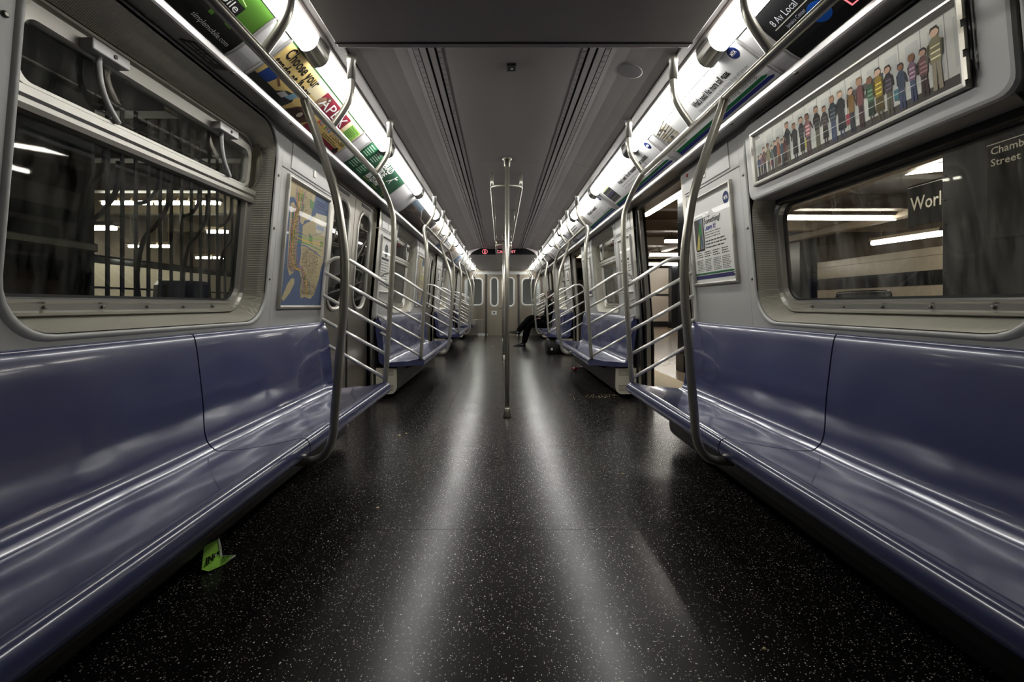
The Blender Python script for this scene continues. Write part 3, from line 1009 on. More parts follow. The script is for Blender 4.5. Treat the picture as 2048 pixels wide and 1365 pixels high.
for s in (-1, 1):
    k0 = make_rack(s, 3.14, 'barrier of slanting steel rods at the far end of the nearest %s bench' % SIDE[s])
    for k in (0, 1, 2):
        dup(k0, (0, 4.53 + PITCH * k - 3.14, 0), 'slanting rod barrier at the near end of the %s %s bench' % (NTH[k + 1], SIDE[s]))
        if k < 2:
            dup(k0, (0, PITCH * (k + 1), 0), 'slanting rod barrier at the far end of the %s %s bench' % (NTH[k + 1], SIDE[s]))

# floor-to-ceiling poles in the doorways
def make_pole(z, label):
    P = thing('grab_pole', (0, z, 0), label, 'pole', 'floor to ceiling poles')
    MB().tube([(0, z, 0.05), (0, z, CH + 1.222)], 0.0178, 14).build('shaft', M['tube'], P)
    MB().lathe((0, z, 0), [(0.034, 0.0), (0.032, 0.012), (0.026, 0.03), (0.024, 0.075), (0.019, 0.08)], 16).build('foot_sleeve', M['steel'], P)
    MB().lathe((0, z, CH + 1.22), [(0.019, -0.07), (0.024, -0.065), (0.025, -0.012), (0.04, -0.008), (0.04, 0.0)], 16).build('top_sleeve', M['steel'], P)
    return P
p0 = make_pole(3.835, 'steel floor-to-ceiling pole in the middle of the aisle, nearest one')
dup(p0, (0, PITCH, 0), 'second steel pole in the aisle, mostly behind the nearest one')
P3 = make_pole(3.835 + 2 * PITCH - 0.0, 'farthest steel pole in the aisle, under the lower ceiling')
for c in P3.children:
    if c.name.startswith('shaft'):
        c.data = c.data.copy()
        for v in c.data.vertices:
            if v.co.z > 1.5: v.co.z = CH + 1.082
    if c.name.startswith('top_sleeve'): c.location.z -= 0.14

def make_ceiling_loop(z0, z1, label):
    R = thing('ceiling_rail', (0, (z0 + z1) / 2, CH + 1.073), label, 'handrail', 'long ceiling rails over the aisle')
    pts = []
    for cz, a0 in ((z1 - 0.06, 0), (z0 + 0.06, PI)):
        for i in range(9):
            a = a0 + PI * i / 8
            x = 0.134 * math.copysign(abs(math.cos(a)) ** 0.6, math.cos(a))
            pts.append((x, cz + 0.085 * math.copysign(abs(math.sin(a)) ** 0.8, math.sin(a)), CH + 1.073))
    MB().tube(pts, 0.0155, 10, closed=True).build('rail_ring', M['tube'], R)
    for z in (z0 + 0.09, (z0 + z1) / 2, z1 - 0.09):
        for x in (-0.134, 0.134):
            MB().tube([(x, z, CH + 1.073), (x, z, CH + 1.219)], 0.0145, 10).build('hanger', M['tube'], R)
    return R
c0 = make_ceiling_loop(4.16, 7.70, 'long steel ceiling rail over the aisle behind the nearest pole')
c1 = make_ceiling_loop(8.2, 9.6, 'short steel ceiling rail over the aisle behind the second pole')

# ================================================================== CEILING FITTINGS
o = MB().lathe((0, 0, 0), [(0.068, 0.006), (0.068, -0.002), (0.06, -0.004)], 28).build('speaker_grille', M['wall_dark'])
o.location = (0.605, 2.36, CH + 1.2005)
o.rotation_euler = (0, 0.25, 0)
tag(o, 'dull round speaker grille in the ceiling near the right light strip', 'speaker')
S_ = thing('ceiling_sensor', (0.0, 2.35, CH + 1.22), 'small black sensor box on the middle of the ceiling', 'sensor')
MB().box(-0.024, 0.024, 2.32, 2.38, CH + 1.207, CH + 1.22).build('housing', M['black'], S_, 0.003)
MB().lathe((0.002, 2.352, CH + 1.207), [(0.006, 0.002), (0.005, -0.003)], 10).build('lens', M['alu'], S_)

# far LED sign across the step in the ceiling
G = thing('led_sign', (0, Z2, CH + 1.08), 'black sign with red LED letters across the far ceiling step', 'sign')
MB().prism([(-0.70, CH + 1.083), (0.70, CH + 1.083), (0.66, CH + 1.13), (0.58, CH + 1.175), (0.48, CH + 1.213), (-0.48, CH + 1.213), (-0.58, CH + 1.175), (-0.66, CH + 1.13)],
           Z2 - 0.01, Z2 + 0.02).build('panel', M['black_gloss'], G)
def glow_text(s_, fn, parent, name, h, width, m):
    vs, fs, wd = text_tris(s_, 0.02)
    k = h / 0.72; kx = width / wd
    off = wloc(parent)
    me = bpy.data.meshes.new(name)
    me.from_pydata([tuple(Vector(fn(v[0] * kx, v[1] * k)) - off) for v in vs], [], fs)
    me.materials.append(m)
    o = bpy.data.objects.new(name, me); COL.objects.link(o); o.parent = parent
    return o
glow_text('E', lambda u, v: (-0.405 + u, Z2 - 0.0125, CH + 1.118 + v), G, 'route_letter', 0.055, 0.035, M['red'])
ring = MB()
ring.tube([(-0.39 + 0.055 * math.cos(2 * PI * i / 20), Z2 - 0.0125, CH + 1.145 + 0.045 * math.sin(2 * PI * i / 20)) for i in range(20)], 0.004, 5, closed=True)
ring.build('route_ring', M['red'], G)
glow_text('CANAL ST', lambda u, v: (-0.135 + u, Z2 - 0.0125, CH + 1.118 + v), G, 'led_lettering', 0.055, 0.40, M['red'])

# ================================================================== ADVERTISING CARDS IN THE COVES
_arc = cr([(1.103, 0.947), (1.052, 0.975), (0.985, 1.026), (0.90, 1.092)], 10)
_len = [0.0]
for a_, b_ in zip(_arc, _arc[1:]): _len.append(_len[-1] + (b_ - a_).length)
CARD_H = _len[-1]
def cove_pt(v, o):
    """point (x, h) on the cove at v metres above the ledge, o towards the aisle"""
    v = max(0.0, min(CARD_H - 1e-6, v))
    i = max(j for j in range(len(_len)) if _len[j] <= v)
    i = min(i, len(_arc) - 2)
    t = (v - _len[i]) / (_len[i + 1] - _len[i])
    p = _arc[i].lerp(_arc[i + 1], t)
    d = (_arc[i + 1] - _arc[i]).normalized()
    n = Vector((d.y, -d.x))
    if n.y > 0: n = -n
    return p + n * o
def cove_surf(s, z0, z1, lift=0.004):
    """u runs left to right as the card is read"""
    def f(u, v, o):
        p = cove_pt(v + 0.008, lift + o)
        z = z0 + u if s < 0 else z1 - u
        return (s * p.x, z, CH + p.y)
    return f
HC = CARD_H - 0.016
CUTS = [HC * i / 10 for i in range(1, 10)]

def card(s, z0, z1, P, label, base, group='advertising cards above the %s benches'):
    T = thing('ad_card', (s * 1.0, (z0 + z1) / 2, CH + 1.0), label, 'advert', group % SIDE[s])
    f = cove_surf(s, z0, z1)
    W_ = z1 - z0
    mb = MB()
    ring0, ring1 = [], []
    vs = [HC * i / 10 for i in range(11)]
    for z in (0.0, W_):
        ring = [f(z, v, 0.0) for v in vs] + [f(z, v, -0.003) for v in reversed(vs)]
        ring0.append(ring)
    mb.loft(ring0)
    m_ = mat('card_stock', base, 0.3)
    mb.build('card_sheet', m_, T)
    for u in (-0.016, W_ + 0.004):
        hb = MB()
        hb.loft([[f(z, v, o_) for v in vs for o_ in (0.004,)] + [f(z, v, -0.003) for v in reversed(vs)] for z in (u, u + 0.012)])
        hb.build('card_holder', M['ledge'], T)
    P.build('card_print', f, T, CUTS)
    return T

BLK = (14, 14, 14); WHT = (240, 240, 236); GRY = (120, 120, 118)
def mta_logo(P, u, v, r):
    P.circ(u, v, r, (18, 34, 92), 3, 24, ry=r)
    P.text('MTA', u - r * 0.62, v - r * 0.28, r * 0.6, WHT, 5, width=r * 1.25, bold=0.02)

# --- left 1: green card with black skyline
P = Print(); W_ = 1.01
P.rect(0, 0, W_, HC, (66, 108, 30), 1)
rnd = random.Random(3); u = W_
while u > 0.0:
    st = rnd.uniform(0.012, 0.04); hgt = 0.06 + 0.055 * (1 - u / W_) + rnd.uniform(0.0, 0.035)
    nu = max(u - st, 0.0)
    P.rect(nu, 0.0, u + 0.0005, hgt, BLK, 2)
    if rnd.random() < 0.5: P.poly([(nu, hgt - 0.001), (u, hgt - 0.001), ((u + nu) / 2, hgt + 0.022)], BLK, 2)
    u = nu
P.text('simplemobile.com', 0.79, 0.024, 0.022, WHT, 4, width=0.195)
P.rect(0.70, 0.120, 0.905, 0.170, BLK, 2); P.text('mobile', 0.725, 0.133, 0.030, WHT, 4, width=0.165)
P.text('simple', 0.56, 0.178, 0.034, BLK, 4, width=0.17, bold=0.02)
P.line((0.72, 0.215), (0.90, 0.178), 0.004, (200, 225, 150), 2)
card(-1, 0.72, 1.73, P, 'green advertising card with a black skyline, nearest on the left', (66, 108, 30))

# --- left 2: trade school card
P = Print(); W_ = 0.985
CRM = (218, 190, 122)
P.rect(0, 0, W_, HC, CRM, 1)
P.rect(0.30, 0.14, W_, HC, (228, 214, 176), 1.3)
P.text('Choose your', 0.03, 0.168, 0.058, BLK, 4, width=0.30, bold=0.02)
P.text('trade at Apex', 0.018, 0.108, 0.052, BLK, 4, width=0.33, bold=0.02)
P.rect(0, 0, 0.24, 0.035, (38, 44, 40), 2)
P.poly([(0.02, 0.03), (0.10, 0.035), (0.12, 0.09), (0.08, 0.115), (0.03, 0.105)], (30, 62, 130), 2)
P.circ(0.085, 0.108, 0.016, (120, 80, 58), 3)
P.line((0.11, 0.085), (0.165, 0.06), 0.012, (120, 84, 62), 3)
P.poly([(0.16, 0.0), (0.30, 0.0), (0.31, 0.05), (0.28, 0.085), (0.22, 0.07), (0.18, 0.04)], (52, 52, 56), 2)
P.poly([(0.24, 0.04), (0.29, 0.05), (0.31, 0.095), (0.27, 0.098)], (120, 158, 180), 3)
P.poly([(0.19, 0.03), (0.24, 0.03), (0.25, 0.06), (0.21, 0.062)], (190, 190, 188), 4)
P.poly([(0.33, 0.0), (0.50, 0.0), (0.53, 0.04), (0.50, 0.10), (0.45, 0.165), (0.42, 0.155), (0.42, 0.09), (0.36, 0.05)], (92, 66, 54), 2)
P.poly([(0.42, 0.09), (0.47, 0.09), (0.50, 0.17), (0.45, 0.19), (0.42, 0.16)], (150, 122, 98), 3)
P.circ(0.485, 0.192, 0.019, (88, 62, 50), 4)
P.poly([(0.34, 0.005), (0.46, 0.0), (0.47, 0.045), (0.38, 0.05)], (52, 34, 32), 4)
P.circ(0.43, 0.03, 0.018, (200, 190, 170), 5)
P.rect(0.53, 0.0, W_, 0.028, (140, 40, 62), 2)
P.rect(0.425, 0.105, 0.785, 0.212, (128, 30, 52), 2)
P.text('APEX', 0.445, 0.136, 0.064, WHT, 4, width=0.32)
P.text('TECHNICAL SCHOOL', 0.435, 0.111, 0.018, WHT, 4, width=0.335, bold=0.01)
for i, c in enumerate(((190, 60, 60), (60, 70, 150), (190, 120, 40), (90, 130, 60), (120, 50, 120), (60, 110, 140), (180, 90, 60))):
    P.text('SUZINIT'[i], 0.57 + i * 0.028, 0.068, 0.028, c, 4, width=0.026, bold=0.03)
P.text('212.675-3000', 0.765, 0.062, 0.028, BLK, 4, width=0.205, bold=0.02)
P.lines(0.70, 0.92, 0.032, 0.056, 2, (90, 70, 50), 3)
P.rect(0.83, 0.12, 0.975, 0.205, (134, 184, 84), 2)
P.text('The Apex Advantage', 0.835, 0.188, 0.011, (26, 52, 20), 4, width=0.125)
P.lines(0.835, 0.96, 0.128, 0.182, 5, (60, 104, 44), 3)
P.rect(0.0, HC - 0.006, W_, HC, (40, 82, 40), 3)
P.circ(0.945, 0.022, 0.022, (30, 32, 30), 5)
card(-1, 1.89, 2.875, P, 'cream and maroon trade school card on the left, second from the camera', CRM)

# --- left 3: green phone number card
P = Print(); W_ = 1.03
GRN = (24, 72, 48)
P.rect(0, 0, W_, HC, GRN, 1)
for i in range(2):
    for j in range(2):
        u0, v0 = 0.02 + i * 0.155, 0.012 + j * 0.118
        P.rect(u0, v0, u0 + 0.14, v0 + 0.105, (30, 96, 60) if (i + j) % 2 else (22, 82, 50), 2)
        P.lines(u0 + 0.01, u0 + 0.13, v0 + 0.01, v0 + 0.095, 5, (190, 220, 196), 3)
P.text('EMERALD', 0.335, 0.180, 0.052, WHT, 4, width=0.32, bold=0.03)
P.text('TIDE', 0.42, 0.118, 0.052, WHT, 4, width=0.20, bold=0.03)
P.text('800-323-9900', 0.37, 0.036, 0.048, WHT, 4, width=0.30, bold=0.03)
P.rect(0.36, 0.098, 0.74, 0.104, (196, 190, 90), 3); P.rect(0.36, 0.022, 0.52, 0.027, (196, 190, 90), 3); P.rect(0.60, 0.020, 0.74, 0.025, (196, 190, 90), 3)
for q in range(22):
    P.circ(0.90 + rnd.uniform(-0.07, 0.07), 0.045 + rnd.uniform(-0.028, 0.03), 0.010, rnd.choice(((196, 188, 84), (150, 160, 60), (90, 120, 50))), 3 + q * 0.05, 8)
for pth in ([(0.72, 0.12), (0.77, 0.16), (0.79, 0.19), (0.86, 0.20)], [(0.77, 0.16), (0.80, 0.12)], [(0.79, 0.19), (0.78, 0.15)]):
    P.path(pth, 0.011, WHT, 4)
P.circ(0.80, 0.208, 0.011, WHT, 4)
card(-1, 3.05, 4.08, P, 'dark green card with a large white phone number on the left', GRN)

# --- left 4: dark brown picture card
P = Print(); W_ = 1.42
P.rect(0, 0, W_, HC, (32, 27, 25), 1)
P.rect(0.0, 0.16, 0.5, HC, (66, 78, 88), 2)
for q in range(60):
    u, v = rnd.uniform(0.05, W_ - 0.1), rnd.uniform(0.01, 0.17)
    P.rect(u, v, u + rnd.uniform(0.03, 0.16), v + rnd.uniform(0.004, 0.012), rnd.choice(((92, 62, 52), (58, 42, 38), (120, 84, 70), (48, 40, 38))), 2 + q * 0.03)
P.path([(0.45, 0.20), (0.75, 0.12), (1.05, 0.11), (1.3, 0.14)], 0.012, (170, 168, 160), 5)
card(-1, 4.68, 6.10, P, 'dark brown picture card on the left, after the green phone number card', (34, 28, 26))

def plain_card(s, z0, z1, scheme, label, seed):
    rd = random.Random(seed)
    P = Print(); W_ = z1 - z0
    bg, a, b = scheme
    P.rect(0, 0, W_, HC, bg, 1)
    P.rect(0.0, 0.0, W_ * 0.3, HC, a, 2)
    for q in range(14):
        u, v = rd.uniform(0, W_ * 0.26), rd.uniform(0, HC - 0.05)
        P.rect(u, v, u + rd.uniform(0.02, 0.08), v + rd.uniform(0.01, 0.05), b if q % 2 else tuple(int(x * 0.7) for x in a), 2.2 + q * 0.05)
    P.lines(W_ * 0.36, W_ * 0.9, HC * 0.62, HC * 0.9, 2, (40, 40, 42), 3, rd)
    P.lines(W_ * 0.36, W_ * 0.95, HC * 0.22, HC * 0.58, 5, GRY, 3, rd)
    P.rect(0.0, 0.012, W_, 0.024, b, 3)
    card(s, z0, z1, P, label, bg)
plain_card(-1, 6.22, 7.2, ((206, 204, 198), (150, 140, 126), (88, 76, 70)), 'pale card with a brown picture block on the left, above the second bench end', 11)
plain_card(-1, 7.3, 8.3, ((210, 210, 208), (110, 116, 130), (50, 62, 120)), 'pale card with a blue picture block on the left, above the second doorway', 12)
plain_card(-1, 8.42, 9.7, ((196, 190, 180), (120, 104, 88), (70, 60, 54)), 'tan picture card on the left, above the third bench', 13)
plain_card(-1, 9.85, 11.1, ((205, 208, 212), (132, 150, 170), (60, 84, 140)), 'bluish card on the left, above the far end of the third bench', 14)
plain_card(-1, 11.25, 12.5, ((208, 206, 200), (150, 150, 150), (90, 90, 92)), 'grey card on the left, above the farthest doorway', 15)

# --- right 1: black route display
P = Print(); W_ = 1.02
P.rect(0, 0, W_, HC, (7, 7, 8), 1)
P.rect(0.02, 0.02, 0.98, HC - 0.02, (15, 16, 18), 2)
P.text('8 Av Local', 0.044, 0.155, 0.030, (205, 208, 212), 4, width=0.135)
P.rect(0.035, 0.142, 0.62, 0.146, (196, 194, 180), 3)
P.text('Jamaica Center', 0.080, 0.118, 0.016, (175, 180, 190), 4, width=0.098)
P.text('Queens Blvd Exp', 0.088, 0.094, 0.016, (175, 180, 190), 4, width=0.104)
P.circ(0.205, 0.086, 0.042, (8, 74, 160), 4, 30)
RD = card(1, 0.74, 1.76, P, 'black route display panel with a blue disc, nearest on the right', (8, 8, 9))
f1 = cove_surf(1, 0.74, 1.76)
bx = [(0.292, 0.030), (0.375, 0.030), (0.375, 0.085), (0.292, 0.085)]
fr = MB()
for a_, b_ in zip(bx, bx[1:] + bx[:1]):
    fr.tube([f1(a_[0], a_[1], 0.004), f1(b_[0], b_[1], 0.004)], 0.0022, 6)
fr.build('led_frame', M['red'], RD)
glow_text('C', lambda u, v: f1(0.315 + u, 0.042 + v, 0.004), RD, 'led_letter', 0.032, 0.03, M['red'])

def whats_next(z0, z1, head, l2, l3, foot, pic, label, seed, head_u=0.48):
    rd = random.Random(seed)
    P = Print(); W_ = z1 - z0
    P.rect(0, 0, W_, HC, (226, 226, 224), 1)
    # picture at the left (far) end
    pu = W_ * 0.19
    if pic == 'bridge':
        P.rect(0, 0.06, pu, HC, (176, 172, 160), 2)
        P.rect(0.01, 0.075, pu * 0.6, 0.13, (126, 126, 128), 2.4)
        for q in range(26):
            u, v = rd.uniform(0, pu - 0.03), rd.uniform(0.06, HC - 0.03)
            P.rect(u, v, u + rd.uniform(0.01, 0.04), v + rd.uniform(0.004, 0.02), rd.choice(((120, 104, 66), (150, 140, 110), (70, 66, 60), (196, 190, 176))), 2.5 + q * 0.02)
        for q in range(5):
            P.line((0.0, HC - 0.03 - q * 0.014), (pu, HC - 0.002 - q * 0.02), 0.004, (44, 44, 42), 3.4)
    else:
        P.rect(0.02, 0.07, pu, HC - 0.02, (60, 60, 62), 2)
        for q in range(7):
            P.rect(0.022, 0.078 + q * 0.022, pu - 0.004, 0.09 + q * 0.022, rd.choice(((34, 34, 36), (90, 90, 84), (150, 160, 110), (70, 60, 110))), 2.5)
    P.text(head, W_ * head_u, 0.150, 0.036, BLK, 4, width=W_ * 0.36 if W_ < 1.2 else W_ * 0.53, bold=0.03)
    P.text(l2, W_ * head_u, 0.118, 0.017, GRY, 4, width=W_ * 0.46)
    P.text(l3, W_ * head_u, 0.092, 0.017, GRY, 4, width=W_ * 0.44)
    mta_logo(P, W_ - 0.055, 0.205, 0.030)
    P.text(foot, W_ - 0.36, 0.058, 0.018, (90, 90, 92), 4, width=0.29)
    P.poly([(0, 0.026), (W_ - 0.05, 0.034), (W_ - 0.03, 0.040), (W_ - 0.06, 0.050), (0, 0.048)], (20, 112, 66), 3)
    P.poly([(0, 0.004), (W_ - 0.03, 0.012), (W_ - 0.01, 0.020), (W_ - 0.04, 0.030), (0, 0.026)], (34, 44, 128), 3.5)
    card(1, z0, z1, P, label, (226, 226, 224))
whats_next(1.89, 2.90, 'What\u2019s next? No more toll gates.', 'Electronic toll payments at the Henry Hudson Bridge will save you',
           'time and money, and keep the air cleaner. Over 130,000 drivers will', 'Improving, non-stop.', 'bridge',
           'white transit card about toll gates with green and blue stripes, second on the right', 21)
whats_next(3.02, 4.42, 'What\u2019s next? An art museum in your pocket.', 'Now the free arts for transit app puts all',
           'our artworks at your fingertips', 'Improving, non-stop.', 'grid', 'white transit card about an art museum, third on the right', 22, 0.34)
whats_next(4.54, 5.72, 'What\u2019s next?', 'Seats and trains', 'More every day', 'Improving, non-stop.', 'bridge', 'white transit card with a dark picture, fourth on the right', 23, 0.34)
plain_card(1, 5.85, 7.0, ((208, 208, 206), (140, 140, 138), (60, 70, 120)), 'pale card on the right, above the far half of the second bench', 31)
plain_card(1, 7.12, 8.3, ((212, 212, 210), (172, 168, 158), (52, 84, 140)), 'pale card on the right, above the second doorway', 32)
plain_card(1, 8.42, 9.5, ((204, 204, 202), (158, 154, 148), (90, 90, 90)), 'grey picture card on the right, above the third bench', 33)
P = Print(); W_ = 1.2
P.rect(0, 0, W_, HC, (26, 26, 26), 1)
for q in range(5):
    P.path([(0.15 + q * 0.18, 0.06), (0.22 + q * 0.18, 0.16), (0.28 + q * 0.18, 0.08), (0.34 + q * 0.18, 0.20)], 0.02, (205, 205, 200), 3)
card(1, 9.62, 10.82, P, 'black card with white zigzag strokes on the right', (26, 26, 26))
plain_card(1, 10.95, 12.2, ((206, 206, 204), (150, 150, 150), (70, 80, 120)), 'pale card on the right, above the farthest doorway', 34)

# ================================================================== WALL FRAMES
def wall_surf(s, z0, z1, h0, lift):
    def f(u, v, o):
        h = h0 + v
        z = z0 + u if s < 0 else z1 - u
        return (s * (XW(h) - lift - o), z, CH + h)
    return f

def picture_frame(s, z0, z1, h0, h1, fw, P, name, label, cat, lift=0.0, base=(220, 220, 216)):
    T = thing(name, (s * 1.27, (z0 + z1) / 2, CH + h0), label, cat)
    xf = lambda h: XW(h) - lift
    fr = MB(s)
    R = lambda q, d: [(xf(h) - d, z, h + CH) for z, h in ((z1 - q, h0 + q), (z1 - q, h1 - q), (z0 + q, h1 - q), (z0 + q, h0 + q))]
    fr.loft([R(0, -0.002), R(0, 0.014), R(0.004, 0.018), R(fw * 0.5, 0.019), R(fw - 0.003, 0.014), R(fw, 0.006), R(fw, -0.002)], (False, False))
    fr.build('frame', M['alu'], T)
    plate(MB(s), z0 + fw - 0.004, z1 - fw + 0.004, h0 + fw - 0.004, h1 - fw + 0.004, xf, -0.003, 0.0).build('backing_sheet', mat('paper', base, 0.3), T)
    P.build('print', wall_surf(s, z0 + fw, z1 - fw, h0 + fw, lift + 0.0035), T)
    plate(MB(s), z0 + fw - 0.004, z1 - fw + 0.004, h0 + fw - 0.004, h1 - fw + 0.004, xf, -0.0085, -0.0075).build('cover_sheet', M['cover'], T)
    for hh in (h1 - 0.05, (h0 + h1) / 2, h0 + 0.05):
        zz = z0 if s < 0 else z0
        plate(MB(s), z0 - 0.006, z0 + 0.004, hh - 0.03, hh + 0.03, xf, -0.021, -0.012).build('hinge', M['steel'], T)
    return T
M['cover'] = glass('clear_plastic_cover', tint=(0.98, 0.98, 0.97), dirt=0.01, refl=0.16)

# ---- subway map on the left
LAND = (176, 163, 130); WATER = (84, 98, 128); PARK = (104, 134, 92)
def subway_map(W_, H_, seed):
    rd = random.Random(seed)
    P = Print()
    S_ = lambda pts: [(u * W_, v * H_) for u, v in pts]
    P.rect(0, 0, W_, H_, WATER, 1)
    P.poly(S_([(0.0, 0.86), (0.0, 1), (0.62, 1), (0.60, 0.93), (0.55, 0.88), (0.55, 0.80), (0.47, 0.74), (0.40, 0.735), (0.36, 0.69), (0.30, 0.70), (0.25, 0.80), (0.12, 0.88)]), LAND, 2)
    man = [(0.06, 0.82), (0.12, 0.84), (0.22, 0.80), (0.27, 0.70), (0.28, 0.58), (0.27, 0.46), (0.28, 0.36), (0.24, 0.27), (0.16, 0.24), (0.10, 0.30), (0.08, 0.45), (0.07, 0.62)]
    P.poly(S_(man), LAND, 2.2)
    qb = [(0.36, 0.68), (0.45, 0.72), (0.52, 0.74), (0.60, 0.80), (0.72, 0.84), (0.98, 0.84), (0.98, 0.42), (0.93, 0.36), (0.90, 0.25), (0.86, 0.20), (0.80, 0.10), (0.70, 0.055),
          (0.56, 0.07), (0.46, 0.06), (0.42, 0.12), (0.44, 0.22), (0.38, 0.28), (0.36, 0.36), (0.38, 0.44), (0.36, 0.50), (0.37, 0.58)]
    P.poly(S_(qb), LAND, 2.2)
    P.poly(S_([(0.03, 0.05), (0.08, 0.03), (0.20, 0.10), (0.28, 0.18), (0.27, 0.225), (0.20, 0.22), (0.12, 0.16)]), LAND, 2.2)
    for pts in ([(0.13, 0.62), (0.20, 0.62), (0.20, 0.52), (0.13, 0.52)], [(0.18, 0.93), (0.34, 0.95), (0.33, 0.88), (0.20, 0.87)], [(0.48, 0.94), (0.60, 0.92), (0.58, 0.85), (0.50, 0.86)],
                [(0.30, 0.86), (0.36, 0.86), (0.34, 0.78), (0.30, 0.79)], [(0.52, 0.64), (0.62, 0.62), (0.64, 0.55), (0.55, 0.56)], [(0.10, 0.78), (0.15, 0.78), (0.14, 0.70), (0.10, 0.71)],
                [(0.48, 0.28), (0.55, 0.28), (0.54, 0.22), (0.48, 0.22)], [(0.84, 0.60), (0.92, 0.61), (0.92, 0.56), (0.86, 0.55)]):
        P.poly(S_(pts), PARK, 2.8)
    P.poly(S_([(0.66, 0.84), (0.98, 0.86), (0.98, 0.66), (0.70, 0.67)]), (196, 190, 172), 3)
    P.rect(0.70 * W_, 0.70 * H_, 0.92 * W_, 0.74 * H_, (150, 160, 178), 3.3)
    P.rect(0.64 * W_, 0.895 * H_, 0.98 * W_, 0.90 * H_, (40, 52, 96), 3.3)
    P.lines(0.66 * W_, 0.97 * W_, 0.91 * H_, 0.96 * H_, 2, (40, 52, 96), 3.3, rd)
    ROUTES = [(0, 57, 166), (238, 53, 46), (0, 147, 60), (255, 99, 25), (252, 204, 10), (153, 102, 51), (108, 190, 69), (185, 51, 173), (128, 129, 131)]
    def route(pts, c, k):
        c2 = tuple(int(x * 0.7 + 50) for x in c)
        P.path(S_(pts), 0.0045, c2, 4 + k * 0.1)
    for i, c in enumerate(ROUTES):
        o_ = i * 0.017
        route([(0.16 + o_ * 1.6, 0.98), (0.15 + o_ * 1.2, 0.80), (0.105 + o_, 0.62), (0.11 + o_, 0.34 + o_), (0.2 + o_, 0.28 + o_ * .5)], c, i)
        route([(0.2 + o_, 0.28 + o_ * .5), (0.42 + o_ * 1.5, 0.34 - o_), (0.48 + o_ * 1.4, 0.22 - o_ * .4), (0.50 + o_ * 1.6, 0.09)], c, i)
        if i % 2 == 0:
            route([(0.24, 0.5 + o_), (0.45, 0.52 + o_ * .6), (0.65, 0.50 + o_), (0.90, 0.46 + o_ * 1.7)], c, i)
    for q in range(1300):
        z = rd.random()
        if z < 0.35: u, v = rd.uniform(0.09, 0.26), rd.uniform(0.28, 0.80)
        elif z < 0.85: u, v = rd.uniform(0.40, 0.80), rd.uniform(0.09, 0.50)
        else: u, v = rd.uniform(0.15, 0.5), rd.uniform(0.76, 0.98)
        c = rd.choice(((70, 58, 44), (110, 90, 64), (40, 36, 32), (140, 116, 84)))
        P.rect(u * W_, v * H_, u * W_ + rd.uniform(0.003, 0.014), v * H_ + rd.uniform(0.0015, 0.0035), c, 5 + q * 0.0004)
    return P
FW = 0.024
picture_frame(-1, 2.535, 3.165, -0.022, 0.725, FW, subway_map(0.63 - 2 * FW, 0.747 - 2 * FW, 5), 'map_frame',
              'subway map in an aluminium frame on the left wall beside the first doorway', 'map', base=WATER)
picture_frame(-1, 2.535 + PITCH, 3.165 + PITCH, -0.022, 0.725, FW, subway_map(0.63 - 2 * FW, 0.747 - 2 * FW, 6), 'map_frame',
              'subway map in a frame on the left wall beside the second doorway', 'map', base=WATER)

# ---- "drop something" notice on the right
def drop_notice():
    W_, H_ = 0.57 - 2 * FW, 0.575 - 2 * FW
    P = Print(); rd = random.Random(8)
    P.rect(0, 0, W_, H_, (222, 222, 219), 1)
    mta_logo(P, W_ - 0.05, H_ - 0.060, 0.036)
    ph = rr(0.03, 0.165, 0.20, 0.425, 0.018, 4)
    P.poly(ph, (18, 18, 18), 2)
    P.poly(rr(0.038, 0.157, 0.208, 0.417, 0.014, 4), (62, 62, 60), 3)
    P.poly([(0.042, 0.212), (0.085, 0.212), (0.105, 0.34), (0.095, 0.34)], (196, 180, 96), 3.4)
    P.poly([(0.105, 0.212), (0.153, 0.212), (0.153, 0.40), (0.12, 0.40)], (120, 122, 124), 3.4)
    P.poly([(0.088, 0.30), (0.130, 0.30), (0.128, 0.365), (0.113, 0.38), (0.098, 0.37)], (38, 122, 56), 3.8)
    P.circ(0.113, 0.392, 0.012, (60, 110, 150), 3.9)
    P.line((0.102, 0.30), (0.100, 0.222), 0.012, (40, 90, 70), 3.8); P.line((0.122, 0.30), (0.130, 0.222), 0.012, (40, 70, 110), 3.8)
    P.text('Drop', 0.175, 0.402, 0.034, (24, 24, 26), 4, width=0.085, bold=0.02)
    P.text('Something?', 0.175, 0.362, 0.034, (24, 24, 26), 4, width=0.215, bold=0.02)
    P.text('Leave it!', 0.175, 0.322, 0.034, (40, 50, 130), 4, width=0.150, bold=0.02)
    P.lines(0.175, 0.40, 0.268, 0.314, 3, (120, 120, 122), 3, rd)
    P.lines(0.175, 0.46, 0.225, 0.262, 2, (70, 70, 72), 3, rd)
    P.lines(0.175, 0.44, 0.205, 0.222, 1, (30, 30, 32), 3, rd)
    for i in range(4):
        P.lines(0.03 + i * 0.115, 0.13 + i * 0.115, 0.155, 0.195, 3, (50, 50, 52), 3, rd)
        P.lines(0.03 + i * 0.115, 0.135 + i * 0.115, 0.065, 0.145, 8, (90, 90, 92), 3, rd)
    P.poly([(0.0, 0.046), (W_ - 0.03, 0.046), (W_ - 0.01, 0.052), (W_ - 0.04, 0.058), (0.0, 0.058)], (40, 104, 66), 3)
    P.poly([(0.0, 0.018), (W_ - 0.02, 0.018), (W_, 0.026), (W_ - 0.03, 0.034), (W_ - 0.01, 0.042), (0.0, 0.042)], (44, 44, 96), 3.3)
    return P
picture_frame(1, 2.56, 3.13, 0.127, 0.702, FW, drop_notice(), 'notice_frame', 'framed white notice with a phone picture on the right wall beside the first doorway', 'notice')
picture_frame(1, 2.56 + PITCH, 3.13 + PITCH, 0.127, 0.702, FW, drop_notice(), 'notice_frame', 'framed white notice on the right wall beside the second doorway', 'notice')
